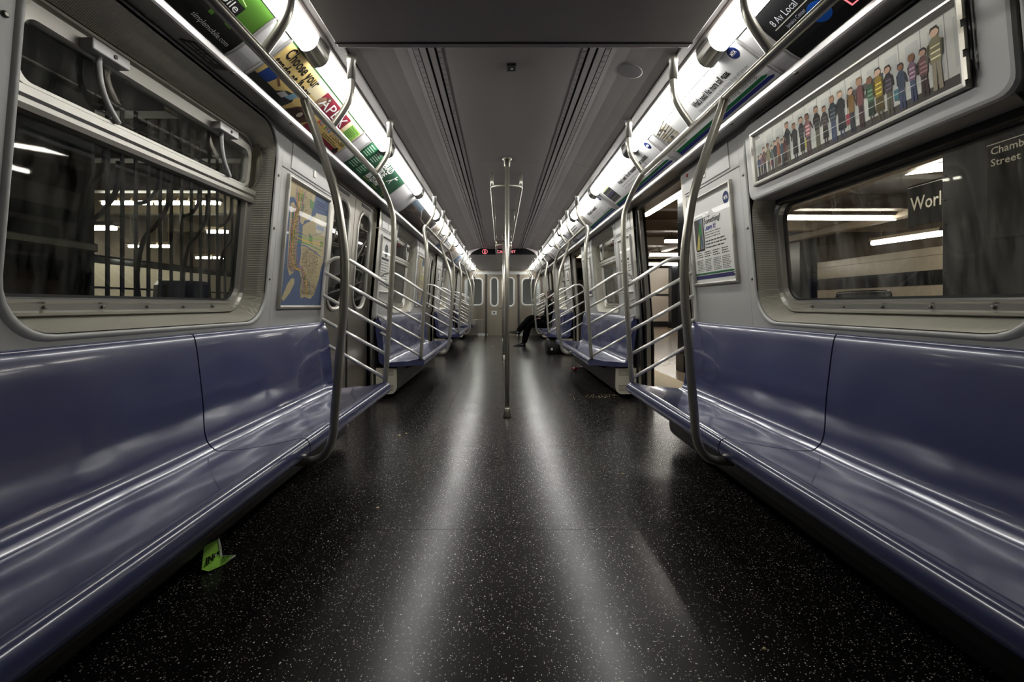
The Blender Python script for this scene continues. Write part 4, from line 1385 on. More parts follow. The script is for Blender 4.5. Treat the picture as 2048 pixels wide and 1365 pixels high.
for k_ in (1, 2):
    for s in (-1, 1):
        P = Print(); rd = random.Random(40 + k_ + s)
        P.rect(0, 0, 0.42, 0.53, (216, 216, 212), 1)
        P.circ(0.2, 0.41, 0.07, (70, 72, 76), 3); P.lines(0.03, 0.39, 0.05, 0.30, 9, GRY, 3, rd)
        P.rect(0.03, 0.31, 0.33, 0.335, (40, 40, 42), 3)
        z_ = ZW + PITCH * k_
        picture_frame(s, z_ - 1.26, z_ - 0.79, 0.127, 0.702, FW, P, 'notice_frame',
                      'framed notice on the %s wall at the near end of the %s bench' % (SIDE[s], NTH[k_]), 'notice')

# ---- housing with the long illustration over the right window
HO = thing('picture_housing', (1.25, ZW, CH + 0.53), 'grey painted housing above the nearest right window, holding a long picture', 'housing')
hp = MB(1)
zc0, zc1 = ZW - 0.625, ZW + 0.612
R = lambda d, q: [(XW(h) + d, z, h + CH) for z, h in rr(zc0 + q, zc1 - q, 0.53 + q, 0.915 - q * 0.5, 0.045, 5)]
hp.loft([R(0.13, 0.0), R(-0.004, 0.0), R(-0.012, 0.005), R(-0.014, 0.014)], smooth=False)
hp.build('shell', M['wall'], HO)
MB(1).box(XW(0.53) + 0.09, XW(0.53) + 0.13, ZW - 0.56, ZW + 0.56, CH + 0.505, CH + 0.54).build('rubber_strip', M['black'], HO)

def crowd():
    """a row of assorted drawn passengers in a train, each its own colours"""
    W_, H_ = 1.055 - 0.044, 0.262 - 0.044
    P = Print(); rd = random.Random(77)
    P.rect(0, 0, W_, H_, (206, 206, 198), 1)
    P.poly([(0, 0), (W_, 0), (W_, 0.030), (0, 0.022)], (74, 70, 68), 2)
    for i in range(14):
        u = 0.02 + i * 0.075
        P.rect(u, 0.05, u + 0.045, 0.190, (188, 190, 186), 1.5); P.line((u + 0.052, 0.02), (u + 0.052, H_ - 0.005), 0.003, (150, 150, 148), 1.8)
    P.rect(0.60, 0.13, 0.76, 0.155, (90, 88, 84), 2.2)
    P.lines(0.008, 0.05, H_ - 0.02, H_ - 0.006, 2, (40, 40, 60), 3, rd)
    cols = [(70, 84, 110), (150, 120, 140), (130, 90, 90), (176, 168, 130), (110, 130, 120), (60, 60, 70), (190, 120, 90), (50, 90, 110), (120, 60, 60),
            (44, 44, 46), (52, 52, 54), (46, 46, 48), (180, 130, 130), (52, 48, 46), (70, 60, 58), (60, 70, 80), (44, 46, 52), (160, 120, 60), (150, 90, 90), (84, 120, 90), (190, 160, 60), (70, 60, 72)]
    skin = [(196, 160, 136), (140, 100, 80), (170, 130, 104), (210, 176, 150)]
    u = 0.022; i = 0
    while u < W_ - 0.03 and i < 60:
        c = tuple(int(q_ * 0.78) for q_ in cols[i % len(cols)]); big = i > 8
        hgt = rd.uniform(0.14, 0.185) if big else rd.uniform(0.10, 0.15)
        wd = hgt * rd.uniform(0.20, 0.27)
        l = 3 + i * 0.12; g = rd.uniform(0.008, 0.018)
        sk = rd.choice(skin); dk = tuple(int(x * 0.55) for x in c); leg = rd.choice(((40, 42, 52), (90, 84, 70), (60, 70, 100), dk, (150, 140, 120)))
        if rd.random() < 0.4:     # long coat or skirt
            P.poly([(u - wd * .42, g + hgt * .16), (u + wd * .46, g + hgt * .16), (u + wd * .36, g + hgt * .55), (u - wd * .32, g + hgt * .55)], dk, l)
            P.line((u - wd * .15, g), (u - wd * .15, g + hgt * .2), wd * .16, leg, l); P.line((u + wd * .2, g), (u + wd * .2, g + hgt * .2), wd * .16, leg, l)
        else:
            P.line((u - wd * .17, g), (u - wd * .14, g + hgt * .48), wd * .27, leg, l); P.line((u + wd * .2, g), (u + wd * .13, g + hgt * .48), wd * .27, leg, l)
        P.poly([(u - wd * .34, g + hgt * .44), (u + wd * .34, g + hgt * .44), (u + wd * .42, g + hgt * .76), (u + wd * .18, g + hgt * .84), (u - wd * .18, g + hgt * .84), (u - wd * .42, g + hgt * .76)], c, l + .03)
        P.line((u + wd * .40, g + hgt * .76), (u + wd * rd.uniform(.3, .75), g + hgt * rd.uniform(.45, .6)), wd * .17, dk, l + .05)
        P.line((u - wd * .40, g + hgt * .76), (u - wd * rd.uniform(.3, .6), g + hgt * rd.uniform(.45, .6)), wd * .17, dk, l + .05)
        P.circ(u, g + hgt * .915, hgt * .078, sk, l + .06, 12)
        hc = rd.choice(((30, 24, 22), (60, 44, 34), (120, 96, 60), (40, 40, 44)))
        P.poly([(u - hgt * .085, g + hgt * .90), (u - hgt * .06, g + hgt * 1.0), (u + hgt * .05, g + hgt * 1.005), (u + hgt * .088, g + hgt * .91), (u + hgt * .03, g + hgt * .965), (u - hgt * .04, g + hgt * .96)], hc, l + .07)
        if rd.random() < .35: P.rect(u + wd * .5, g + hgt * .2, u + wd * .95, g + hgt * .42, rd.choice(((150, 60, 70), (60, 110, 120), (190, 180, 70), (110, 90, 120))), l + .02)
        if rd.random() < .4:
            for q in range(3): P.rect(u - wd * .3, g + hgt * (.5 + q * .09), u + wd * .3, g + hgt * (.525 + q * .09), tuple(min(255, int(x * 1.6 + 30)) for x in c), l + .08)
        u += wd * rd.uniform(0.95, 1.3) if big else wd * rd.uniform(0.7, 1.0); i += 1
    P.line((0, 0.070), (W_ * 0.9, 0.062), 0.002, (226, 226, 222), 6)
    return P
picture_frame(1, 1.245, 2.30, 0.590, 0.852, 0.022, crowd(), 'long_picture', 'long framed drawing of a row of passengers above the nearest right window', 'picture', lift=0.0145, base=(206, 206, 198))

# small red pull box cover beside the right doorway
A = tag(MB(1).lathe((XW(0.88) - 0.002, 3.12, CH + 0.88), [(0.012, 0.003), (0.012, -0.006), (0.006, -0.009)], 12, axis='x').build('indicator_lamp', mat('red_lens', (190, 60, 60), 0.3)),
        'small round red indicator by the first doorway on the right', 'indicator')
tag(A)

# ================================================================== THE PASSENGER
def skin_body(name, joints, bones, m, parent, root, sub=2):
    off = wloc(parent)
    idx = {n: i for i, n in enumerate(joints)}
    me = bpy.data.meshes.new(name)
    me.from_pydata([tuple(Vector((x, z, CH + h)) - off) for (x, z, h, r) in joints.values()], [(idx[a], idx[b]) for a, b in bones], [])
    o = bpy.data.objects.new(name, me); COL.objects.link(o); o.parent = parent
    sk = o.modifiers.new('skin', 'SKIN')
    for i, (x, z, h, r) in enumerate(joints.values()):
        rr_ = r if isinstance(r, tuple) else (r, r)
        me.skin_vertices[0].data[i].radius = rr_
        me.skin_vertices[0].data[i].use_root = (list(joints)[i] == root)
    sk.use_smooth_shade = True
    sb = o.modifiers.new('sub', 'SUBSURF'); sb.levels = sub; sb.render_levels = sub
    me.materials.append(m)
    return o

PZ = 10.55
PE = thing('person', (1.02, PZ, CH - 0.56), 'person in black suit sitting with one leg crossed over on the far right bench', 'person')
J = {  # x, depth, height above the eye line, radius
    'pelvis': (1.01, PZ, -0.430, (0.15, 0.115)), 'waist': (1.045, PZ, -0.27, (0.155, 0.13)), 'chest': (1.065, PZ, -0.06, (0.18, 0.14)), 'neck0': (1.068, PZ, 0.075, 0.075),
    'neck': (1.065, PZ, 0.115, 0.052),
    'hipA': (0.97, PZ - 0.09, -0.440, 0.100), 'kneeA': (0.60, PZ - 0.06, -0.415, 0.100), 'calfA': (0.545, PZ - 0.05, -0.58, 0.090), 'ankleA': (0.475, PZ - 0.04, -0.880, 0.062),
    'hipB': (0.98, PZ + 0.09, -0.44, 0.095), 'midB': (0.80, PZ + 0.05, -0.345, 0.105), 'kneeB': (0.64, PZ - 0.01, -0.275, 0.100), 'calfB': (0.52, PZ - 0.04, -0.41, 0.090), 'ankleB': (0.325, PZ - 0.05, -0.612, 0.062),
    'shA': (1.08, PZ - 0.19, 0.03, 0.066), 'elA': (1.03, PZ - 0.25, -0.23, 0.050), 'wrA': (0.85, PZ - 0.13, -0.305, 0.036),
    'shB': (1.08, PZ + 0.19, 0.03, 0.066), 'elB': (1.03, PZ + 0.25, -0.23, 0.050), 'wrB': (0.84, PZ + 0.10, -0.300, 0.036)}
BN = [('pelvis', 'waist'), ('waist', 'chest'), ('chest', 'neck0'), ('neck0', 'neck'), ('pelvis', 'hipA'), ('hipA', 'kneeA'), ('kneeA', 'calfA'), ('calfA', 'ankleA'),
      ('pelvis', 'hipB'), ('hipB', 'midB'), ('midB', 'kneeB'), ('kneeB', 'calfB'), ('calfB', 'ankleB'), ('chest', 'shA'), ('shA', 'elA'), ('elA', 'wrA'), ('chest', 'shB'), ('shB', 'elB'), ('elB', 'wrB')]
skin_body('body', J, BN, M['cloth'], PE, 'pelvis')
def shoe(x, z, h, dx, dh, name):
    """shoe from heel (x) towards the toe, along (-dx, dh)"""
    d = Vector((-dx, 0, dh)).normalized(); up = Vector((d.z, 0, -d.x)); up = up if up.z > 0 else -up
    rings = []
    for t, wd, hg in ((-0.045, 0.02, 0.035), (-0.04, 0.032, 0.055), (0.0, 0.036, 0.085), (0.06, 0.036, 0.07), (0.12, 0.042, 0.05), (0.19, 0.040, 0.035), (0.235, 0.026, 0.026), (0.25, 0.010, 0.015)):
        c = Vector((x, z, CH + h)) + d * t
        rings.append([tuple(c + Vector((0, math.cos(a) * wd, 0)) + up * (hg * max(0, math.sin(a)))) for a in [2 * PI * k / 12 for k in range(12)]])
    MB().loft(rings, smooth=True).build(name, M['shoe'], PE)
shoe(0.475, PZ - 0.04, -0.931, 1, 0.0, 'shoe')
shoe(0.355, PZ - 0.05, -0.655, 1, 0.12, 'shoe')
# head: one surface with nose and chin, turned to the aisle
def head_mesh(cx, cz, ch):
    mb = MB(); rings = []
    n = 20
    for i in range(15):
        t = i / 14
        y = -0.125 + 0.25 * t
        a = math.acos(max(-1, min(1, 1 - 2 * t)))
        w_ = math.sin(a) ** 0.75 * 0.078 if 0 < i < 14 else 0.012
        ring = []
        for k in range(n):
            th = 2 * PI * k / n
            dx, dz = math.cos(th), math.sin(th)
            r = w_ * (1.0 + 0.22 * abs(dx)) * (1 if dx > 0 or y > -0.05 else 0.94)
            px = -dx * r * -1
            fx = -1 if dx < 0 else 1
            nose = 0.024 * math.exp(-((y + 0.022) / 0.02) ** 2 - (dz / 0.22) ** 2) if dx < 0 else 0
            eye = -0.008 * math.exp(-((y - 0.012) / 0.014) ** 2 - ((abs(dz) - 0.42) / 0.16) ** 2) if dx < 0 else 0
            ring.append((cx + dx * r - nose - eye, cz + dz * r * 0.92, CH + ch + y))
        rings.append(ring)
    mb.loft(rings, smooth=True)
    return mb
HD = head_mesh(1.045, PZ, 0.235).build('head', M['skin'], PE)
hair = MB(); rings = []
for i in range(9):
    t = i / 8
    y = -0.02 + 0.155 * t; w_ = 0.098 * math.sqrt(max(0.02, 1 - (max(0, y) / 0.137) ** 2))
    rings.append([(1.045 + (0.012 + (0.028 if y < 0.045 else 0)) + math.cos(2 * PI * k / 20) * w_ * (0.92 if y > .045 else 0.72), PZ + math.sin(2 * PI * k / 20) * w_ * 0.86, CH + 0.235 + y) for k in range(20)])
hair.loft(rings, smooth=True).build('hair', M['hair'], HD)
for sg in (-1, 1):
    MB().lathe((1.055, PZ + sg * 0.073, CH + 0.235), [(0.018, -0.012), (0.026, 0.0), (0.014, 0.01)], 10, axis='y').build('ear', M['skin'], HD)
    MB().lathe((0.963, PZ + sg * 0.031, CH + 0.247), [(0.004, 0.006), (0.011, 0.0), (0.004, -0.006)], 10, axis='x').build('eye', M['white'], HD)
MB().box(0.952, 0.962, PZ - 0.022, PZ + 0.022, CH + 0.170, CH + 0.178).build('mouth', mat('lips', (110, 60, 54), 0.5), HD, 0.003)
for sg, nm in ((-1, 'A'), (1, 'B')):
    x, z, h, r = J['wr' + nm]
    Jh = {'wrist': (x, z, h, 0.026), 'palm': (x - 0.06, z - sg * 0.01, h + 0.004, (0.038, 0.016))}
    Bh = [('wrist', 'palm')]
    for q in range(4):
        off = (q - 1.5) * 0.019; L_ = (0.034, 0.040, 0.037, 0.028)[q]
        Jh['k%d' % q] = (x - 0.088, z + off - sg * 0.012, h + 0.006, 0.0095); Jh['m%d' % q] = (x - 0.088 - L_, z + off - sg * 0.012, h - 0.004, 0.0085); Jh['t%d' % q] = (x - 0.094 - L_ * 1.5, z + off - sg * 0.012, h - 0.028, 0.0075)
        Bh += [('palm', 'k%d' % q), ('k%d' % q, 'm%d' % q), ('m%d' % q, 't%d' % q)]
    Jh['th0'] = (x - 0.045, z + sg * 0.032, h + 0.004, 0.012); Jh['th1'] = (x - 0.078, z + sg * 0.042, h - 0.004, 0.010); Jh['th2'] = (x - 0.10, z + sg * 0.038, h - 0.012, 0.0085)
    Bh += [('wrist', 'th0'), ('th0', 'th1'), ('th1', 'th2')]
    skin_body('hand', Jh, Bh, M['skin'], PE, 'wrist', 1)

# black bag under the bench
BG = thing('bag', (0.98, 8.95, 0), 'black bag standing on the floor under the third right bench', 'bag')
rings = []
for h, q in ((0.0, 0.02), (0.012, 0.0), (0.15, -0.012), (0.26, 0.004), (0.30, 0.03), (0.312, 0.07)):
    rings.append([(x, z, h) for x, z in rr(0.84 + q, 1.07 - q * .6, 8.70 + q, 9.22 - q, 0.05, 4)])
MB().loft(rings, smooth=True).build('sack', M['black'], BG)
MB().tube(cr([(0.90, 8.74, 0.27), (0.885, 8.72, 0.24), (0.88, 8.72, 0.15), (0.90, 8.715, 0.11)], 4), 0.008, 6).build('strap', M['black_gloss'], BG)
MB().box(0.895, 0.93, 8.685, 8.695, 0.085, 0.125).build('tag', M['white'], BG, 0.002)

# ================================================================== LITTER
FL = thing('flyer', (-0.84, 1.70, 0.0), 'folded green paper flyer lying on the floor under the left bench', 'flyer')
def fpt(px, py, h):
    z = (CH - h) * 922 / (py - 611); return (-0.055 + (px - 1001) * z / 922, z, h)
# a torn leaflet: one half propped up along its fold, the other lying flat, with white torn edges
A0, A1 = fpt(403, 1140, 0.012), fpt(443, 1113, 0.004)     # fold line
A2, A3 = fpt(437, 1078, 0.085), fpt(408, 1094, 0.085)
B1, B2 = fpt(470, 1112, 0.014), fpt(440, 1134, 0.003)
def sheet(quad, name, fold=0.0):
    q = [Vector(p) for p in quad]
    n = (q[1] - q[0]).cross(q[3] - q[0]).normalized() * 0.0006
    rings = [[tuple(p) for p in q], [tuple(p + n) for p in q]]
    return MB().loft(rings).build(name, M['flyer'], FL)
M['flyer'] = mat('green_paper', (160, 214, 84), 0.5, noise=0.08)
sheet([A0, A1, A2, A3], 'raised_page')
sheet([A0, fpt(417, 1144, 0.004), B2, A1], 'flat_page')
sheet([A1, B2, fpt(448, 1130, 0.006), B1], 'corner_page')
def biq(q, lift):
    q = [Vector(p) for p in q]; n = (q[1] - q[0]).cross(q[3] - q[0]).normalized()
    if n.z < 0 and abs(n.z) > 0.3 or n.y > 0.5: n = -n
    def f(u, v, o):
        p = q[0] * (1 - u) * (1 - v) + q[1] * u * (1 - v) + q[2] * u * v + q[3] * (1 - u) * v
        return tuple(p + n * (o + lift))
    return f
P = Print()
P.rect(0.90, 0.0, 1.0, 1.0, (226, 226, 218), 1)
P.text('IN', 0.12, 0.10, 0.34, BLK, 3, width=0.42, bold=0.04)
P.poly([(0.55, 0.18), (0.84, 0.22), (0.86, 0.42), (0.7, 0.36), (0.6, 0.40)], BLK, 3); P.circ(0.66, 0.28, 0.06, WHT, 4)
P.text('SIMPLE', 0.03, 0.02, 0.10, (26, 52, 16), 3, width=0.4)
P.build('page_print', biq([A0, A1, A2, A3], 0.003), FL)
P = Print()
P.rect(0.0, 0.0, 1.0, 0.01, (226, 226, 218), 1); P.lines(0.1, 0.8, 0.15, 0.75, 3, (40, 84, 24), 2)
P.build('page_print', biq([A1, B2, fpt(448, 1130, 0.006), B1], 0.003), FL)
edge = MB().tube([A1, tuple((Vector(A1) + Vector(A2)) / 2 + Vector((0.002, 0, 0))), A2], 0.0035, 5).build('torn_edge', M['white'], FL)
MB().tube([A1, B1, tuple((Vector(B1) + Vector(B2)) / 2)], 0.003, 5).build('torn_edge', M['white'], FL)

WP = thing('wrapper', (0.99, 6.55, 0), 'crumpled red and white wrapper on the floor under the second right bench', 'wrapper')
rd = random.Random(4); rings = []
for i in range(7):
    t = i / 6; rr_ = 0.035 * math.sin(PI * (0.1 + 0.8 * t))
    rings.append([(0.93 + t * 0.12 , 6.55 + math.cos(a) * rr_ * rd.uniform(.7, 1.3), 0.03 + math.sin(a) * rr_ * rd.uniform(.5, .9)) for a in [2 * PI * k / 8 for k in range(8)]])
MB().loft(rings).build('foil', mat('red_foil', (120, 26, 34), 0.3), WP)
MB().loft([[(p[0] * .5 + 0.49, p[1] - 0.003, p[2] + 0.004) for p in r] for r in rings[2:5]]).build('label', M['white'], WP)

cr_ = MB(); rd = random.Random(9)
for i in range(80):
    x, z = rd.gauss(0.98, 0.13), rd.gauss(4.70, 0.07)
    if abs(x) > 1.28: continue
    q = rd.uniform(0.0015, 0.0042); z += (x - 0.9) * 0.1
    cr_.loft([[(x + math.cos(a) * q, z + math.sin(a) * q, 0.0) for a in (0, 1.6, 3.1, 4.7)], [(x + math.cos(a) * q * .6, z + math.sin(a) * q * .5, q) for a in (0, 1.6, 3.1, 4.7)]])
for x, z, q in ((-0.62, 2.12, 0.008), (-0.78, 3.3, 0.012), (-0.74, 3.35, 0.008), (-0.60, 7.3, 0.008), (0.66, 1.25, 0.007), (-0.42, 5.9, 0.009), (0.62, 2.55, 0.006)):
    cr_.loft([[(x + math.cos(a) * q, z + math.sin(a) * q * .6, 0.0) for a in (0, 1.6, 3.1, 4.7)], [(x + math.cos(a) * q * .6, z + math.sin(a) * q * .4, q * .5) for a in (0, 1.6, 3.1, 4.7)]])
tag(cr_.build('crumbs', M['crumb']), 'scattered pale crumbs on the floor in front of the right doorway', 'crumbs', kind='stuff')

# ================================================================== OUTSIDE, RIGHT: THE STATION PLATFORM
pf = MB().box(1.56, 10.6, -3, 40, -0.25, 0.0).build('floor_platform', M['platform']); pf['kind'] = 'structure'
MB().box(1.56, 2.15, -3, 40, 0.0, 0.006).build('edge_strip', M['edge_strip'], pf)
pc = MB().box(1.50, 10.6, -3, 40, 3.15, 3.3).build('ceiling_platform', M['concrete']); pc['kind'] = 'structure'
for z in (4.6, 6.9, 9.3, 12.0, 15.0, 19.0, 24.0):
    MB().box(1.52, 10.5, z - 0.14, z + 0.14, 2.86, 3.15).build('cross_beam', M['beam'], pc, 0.02)
for x in (2.7, 5.4, 8.2):
    MB().box(x - 0.11, x + 0.11, -3, 40, 2.72, 2.90).build('long_beam', M['beam'], pc, 0.02)
pw = MB().box(10.5, 10.7, -3, 40, 0, 3.2).build('wall_platform', M['tile']); pw['kind'] = 'structure'
MB().box(10.47, 10.5, -3, 40, CH + 0.50, CH + 0.86).build('tile_band', M['tile_black'], pw)
MB().box(10.46, 10.5, -3, 40, 0, 0.25).build('tile_base', M['tile_black'], pw)
for h in (0.62, 1.0, 2.15, 2.5):
    MB().box(10.495, 10.502, -3, 40, h, h + 0.012).build('tile_joint', M['wall_dark'], pw)
MB().box(10.44, 10.5, -3, 40, CH + 1.42, 3.2).build('wall_header', M['concrete'], pw)
pe = MB().box(1.5, 10.7, 40, 40.2, 0, 3.2).build('wall_platform_end', M['tile']); pe['kind'] = 'structure'

def column(x, z, w_, d_, label):
    Cc = thing('platform_column', (x, z, 0), label, 'column', 'steel platform columns')
    MB().box(x - w_ / 2, x - w_ / 2 + 0.03, z - d_ / 2, z + d_ / 2, 0.0, 3.15).build('flange', M['dark_paint'], Cc, 0.004)
    MB().box(x + w_ / 2 - 0.03, x + w_ / 2, z - d_ / 2, z + d_ / 2, 0.0, 3.15).build('flange', M['dark_paint'], Cc, 0.004)
    MB().box(x - w_ / 2 + 0.03, x + w_ / 2 - 0.03, z - 0.02, z + 0.02, 0.0, 3.15).build('web', M['dark_paint'], Cc)
    MB().box(x - w_ / 2 - 0.02, x + w_ / 2 + 0.02, z - d_ / 2 - 0.02, z + d_ / 2 + 0.02, 0.0, 0.25).build('base', M['dark_paint'], Cc, 0.01)
    r = 0.008
    for h in [0.35 + 0.22 * i for i in range(12)]:
        MB().lathe((x - w_ / 2 - 0.001, z + d_ / 2 - 0.03, h), [(r, 0.002), (r, -0.004), (r * .5, -0.008)], 7, axis='x').build('rivet', M['dark_paint'], Cc)
    return Cc
column(4.20, 3.80, 0.40, 0.86, 'wide dark blue steel column with the white street name, outside the nearest right window')
column(7.0, 18.7, 0.36, 0.36, 'dark blue steel column deep inside the view through the first open right doorway')
column(2.66, 6.50, 0.34, 0.25, 'dark blue steel column just outside the first open right doorway')
column(8.6, 13.2, 0.5, 0.5, 'slim dark column far back near the tiled platform wall')
column(4.20, 14.5, 0.40, 0.30, 'dark blue steel column farther along the platform')

def sign(x, z0, z1, h0, h1, rows, name, label):
    T = thing(name, (x, (z0 + z1) / 2, h0 + CH), label, 'sign')
    MB().box(x, x + 0.03, z0, z1, h0 + CH, h1 + CH).build('sign_panel', M['black'], T, 0.004)
    MB().box(x - 0.003, x, z0, z1, h1 + CH - 0.035, h1 + CH - 0.028).build('sign_line', M['white'], T)
    P = Print()
    for (t, u, v, h, wd) in rows: P.text(t, u, v, h, (226, 222, 208), 2, width=wd, bold=0.01)
    P.build('sign_lettering', lambda u, v, o: (x - 0.002 - o, z1 - u, CH + h0 + v), T)
    return T
sign(3.965, 3.38, 3.81, 0.54, 1.345, [('Chambers', 0.03, 0.690, 0.060, 0.35), ('Street', 0.03, 0.595, 0.060, 0.22)], 'column_sign',
     'black column sign with the white words Chambers Street')
sign(6.2, 4.4, 7.08, 1.20, 1.82, [('World Trade Center', 0.05, 0.235, 0.205, 1.95)], 'station_sign', 'black hanging sign with large white letters, behind the column')
for z in (4.6, 6.2):
    pass

def tube_light(p0, p1, label, r=0.05, grp='station tube lights over the platform'):
    a, b = Vector(p0), Vector(p1); c = (a + b) / 2
    T = thing('tube_light', tuple(c), label, 'light', grp)
    d = (b - a).normalized()
    MB().tube([a, b], r, 8).build('tube', M['tubelight'] if c.x > 0 else M['tubelight_far'], T)
    up = Vector((0, 0, 1))
    side = d.cross(up).normalized()
    hb = MB()
    hb.loft([[tuple(q + side * sx + up * h) for sx, h in ((-0.09, r * 1.05), (0.09, r * 1.05), (0.06, r + 0.07), (-0.06, r + 0.07))] for q in (a - d * 0.01, b + d * 0.01)])
    hb.build('tray', M['beam'], T)
    top_ = 3.15 if c.x > 0 else 3.60
    for q in (a.lerp(b, 0.15), a.lerp(b, 0.85)):
        if top_ > q.z + r + 0.08:
            MB().tube([(q.x, q.y, q.z + r + 0.06), (q.x, q.y, top_)], 0.008, 6).build('hanger', M['beam'], T)
def pt(px, py, X):
    z = (X + 0.055) / ((px - 1001) / 922); return (X, z, CH + (611 - py) / 922 * z)
def ptz(px, py, z):
    return (-0.055 + (px - 1001) / 922 * z, z, CH + (611 - py) / 922 * z)
tube_light(pt(1790, 345, 5.5), pt(1890, 334, 5.5), 'tube light at the top of the nearest right window, beside the column', 0.05)
tube_light(ptz(1560, 436, 9.6), ptz(1790, 437, 9.6), 'crosswise tube light seen in the nearest right window at mid height', 0.045)
tube_light(pt(1745, 487, 8.6), pt(1885, 467, 8.6), 'slanting tube light low in the nearest right window', 0.05)
tube_light(pt(1292, 424, 2.45), pt(1375, 371, 2.45), 'bright tube light just inside the top of the open right doorway', 0.085)
tube_light(ptz(1330, 483, 13.0), ptz(1420, 483, 13.0), 'short crosswise tube light in the open right doorway, upper one', 0.045)
tube_light(ptz(1300, 510, 15.5), ptz(1420, 510, 15.5), 'crosswise tube light in the open right doorway, middle one', 0.05)
tube_light(ptz(1296, 529, 18.5), ptz(1400, 529, 18.5), 'crosswise tube light in the open right doorway, lowest one', 0.05)
tube_light((3.2, 17.0, 2.95), (3.2, 19.5, 2.95), 'lengthwise tube light far along the platform near the edge', 0.05)
tube_light((7.0, 2.2, 3.0), (7.0, 3.6, 3.0), 'lengthwise tube light over the near part of the platform', 0.05)
tube_light((3.1, 1.7, 2.98), (3.1, 3.2, 2.98), 'added unseen tube light over the platform edge, brightening the wide column and its sign', 0.05)  # out of view, added to light the column sign from the train side

# white booth seen through the doorway
KB = thing('platform_booth', (7.2, 21.0, 0), 'white panelled booth with a dark base at the end of the platform', 'booth')
MB().box(5.2, 9.6, 20.0, 21.6, 0.22, 2.55).build('body', mat('booth_white', (196, 186, 172), 0.4), KB, 0.02)
MB().box(5.15, 9.65, 19.95, 21.65, 0.0, 0.22).build('base', M['black'], KB)
MB().box(5.2, 9.6, 19.97, 20.0, 1.35, 1.42).build('rail', M['black'], KB)
MB().box(5.5, 6.0, 19.96, 20.0, 2.1, 2.35).build('plaque', mat('red_plaque', (120, 40, 40), 0.4), KB)

# bench on the platform, its rounded back shows over the window sill
PB = thing('platform_bench', (8.0, 10.2, 0), 'black rounded bench back below the nearest right window view', 'bench')
pb = cr([(8.0, 9.55, 0.45), (8.0, 9.55, CH + 0.20), (8.0, 9.70, CH + 0.275), (8.0, 10.4, CH + 0.285), (8.0, 10.85, CH + 0.275), (8.0, 11.0, CH + 0.2), (8.0, 11.0, 0.45)], 5)
MB().tube(pb, 0.05, 8).build('back_rail', M['black_gloss'], PB)
MB().box(7.98, 8.02, 9.6, 10.95, 0.55, CH + 0.24).build('back_panel', M['black'], PB)
MB().box(7.5, 8.0, 9.55, 11.0, 0.42, 0.47).build('seat', M['black'], PB, 0.01)
for z in (9.7, 10.85):
    MB().box(7.6, 7.95, z - 0.03, z + 0.03, 0, 0.42).build('leg', M['black'], PB)

# ================================================================== OUTSIDE, LEFT: TRACK, FENCE, FAR WALL
gl = MB().box(-9.5, -1.56, -3, 40, -0.3, -0.05).build('floor_left', M['tunnel']); gl['kind'] = 'structure'
cl = MB().box(-9.5, -1.5, -3, 40, 3.6, 3.8).build('ceiling_left', M['concrete']); cl['kind'] = 'structure'
for z in (5.0, 6.6, 8.4, 10.5, 13.0, 16.0):
    MB().box(-9.4, -3.6, z - 0.12, z + 0.12, 3.0, 3.6).build('cross_beam', M['beam'], cl, 0.02)
wl = MB().box(-9.6, -9.4, -3, 40, -0.05, 3.7).build('wall_far_left', M['concrete']); wl['kind'] = 'structure'
MB().box(-9.4, -9.36, -3, 40, 0.0, CH + 0.98).build('tile_panel', M['tile'], wl)
MB().box(-9.37, -9.345, -3, 40, CH + 0.40, CH + 0.44).build('tile_band', M['tile_black'], wl)
MB().box(-9.37, -9.345, -3, 40, CH + 0.98, CH + 1.15).build('tile_band', M['tile_black'], wl)
# soot-black pier close to the train, filling the near part of the window
pr_ = MB().box(-3.9, -3.0, 0.6, 3.32, -0.05, 3.6).build('wall_pier', M['tunnel']); pr_['kind'] = 'structure'
MB().box(-2.99, -2.93, 0.6, 3.3, CH + 0.38, CH + 0.44).build('conduit', M['steel_dk'], pr_, 0.01)

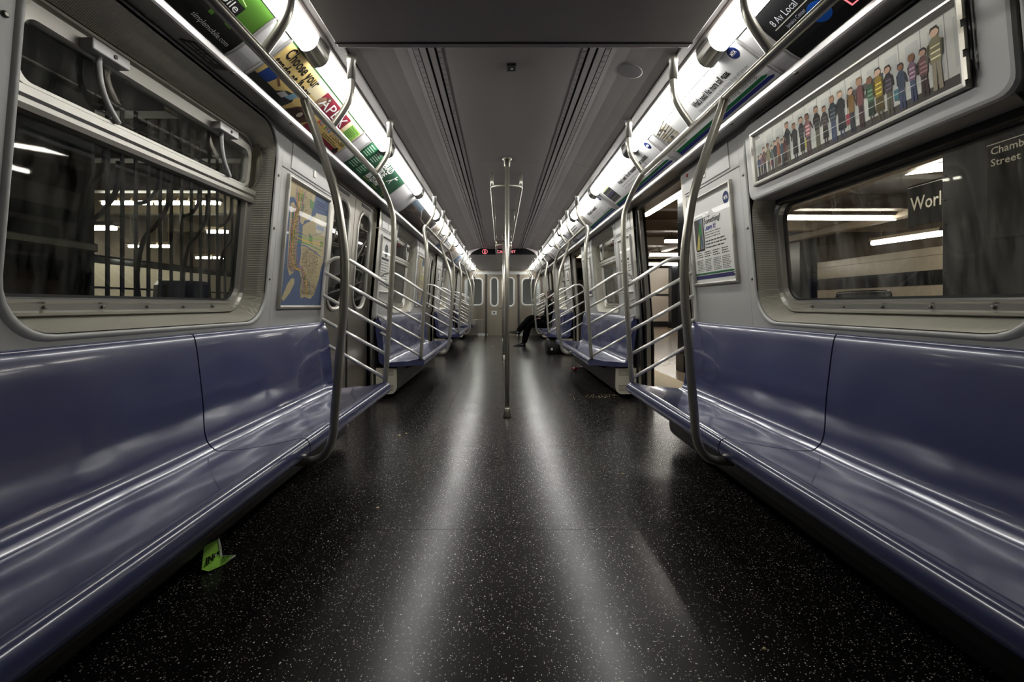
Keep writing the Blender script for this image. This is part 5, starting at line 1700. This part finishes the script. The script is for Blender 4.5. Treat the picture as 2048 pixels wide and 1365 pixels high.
FE = thing('iron_fence', (-3.4, 5.2, -0.05), 'black iron fence of upright and curved bars outside the nearest left window', 'fence')
XF = -3.4
zs = [3.62 + 0.152 * i for i in range(32)]
for i, z in enumerate(zs):
    top = CH + 1.80 - 0.02 * (i % 3)
    MB().box(XF - 0.006, XF + 0.006, z - 0.021, z + 0.021, -0.05, top).build('fence_bar', M['fence'], FE, 0.004)
for h in (0.41, 1.62, -0.55):
    MB().box(XF - 0.012, XF + 0.012, zs[0] - 0.1, zs[-1] + 0.1, CH + h - 0.008, CH + h + 0.008).build('fence_rail', M['fence'], FE)
for i in range(0, 30, 4):
    z = zs[i]
    pth = cr([(XF + 0.03, z + 0.38, CH + 1.25), (XF + 0.03, z + 0.36, CH + 1.0), (XF + 0.03, z + 0.22, CH + 0.78), (XF + 0.03, z + 0.06, CH + 0.62), (XF + 0.03, z - 0.02, CH + 0.30), (XF + 0.03, z, CH + 0.05)], 4)
    MB().tube(pth, 0.019, 8).build('curved_bar', M['fence'], FE)
    pth = cr([(XF + 0.03, z + 0.24, CH + 1.32), (XF + 0.03, z + 0.22, CH + 1.12), (XF + 0.03, z + 0.10, CH + 0.98), (XF + 0.03, z - 0.02, CH + 0.93)], 4)
    MB().tube(pth, 0.018, 8).build('curved_bar', M['fence'], FE)

BN_ = thing('reflection_drum', (-4.6, 6.6, -0.05), 'dark tapered drum beyond the iron fence, added in place of a reflection in the window', 'bin')  # drum added to stand for a dark reflection in the window glass
rings = [[(-4.6 + math.cos(2 * PI * k / 16) * r, 6.6 + math.sin(2 * PI * k / 16) * r, h) for k in range(16)] for r, h in ((0.42, -0.05), (0.34, CH + 0.28), (0.30, CH + 0.34), (0.26, CH + 0.34), (0.26, CH + 0.2))]
MB().loft(rings).build('drum', M['dark_paint'], BN_)

for i, (x0, x1, y, z) in enumerate(((205, 240, 407, 9.0), (246, 266, 407, 9.0), (272, 303, 407, 9.0), (311, 334, 407, 9.0), (342, 358, 407, 9.0), (364, 380, 407, 9.0), (392, 404, 407, 9.0), (409, 421, 407, 9.0), (426, 440, 407, 9.0),
                                    (110, 232, 457, 7.2), (258, 276, 493, 11.0), (298, 316, 493, 11.0), (322, 340, 493, 11.0), (392, 404, 516, 13.0), (408, 422, 516, 13.0), (427, 450, 516, 13.0), (415, 456, 464, 10.0))):
    names = ['first', 'second', 'third', 'fourth', 'fifth', 'sixth', 'seventh', 'eighth', 'ninth']
    lab = ('%s tube light from the left in the upper row behind the iron fence' % names[i]) if i < 9 else \
          ('wide tube light at the near edge of the iron fence' if i == 9 else '%s tube light from the left in the low rows behind the iron fence' % names[i - 10])
    tube_light(ptz(x0, y, z), ptz(x1, y, z), lab, 0.03, 'tube lights beyond the iron fence')
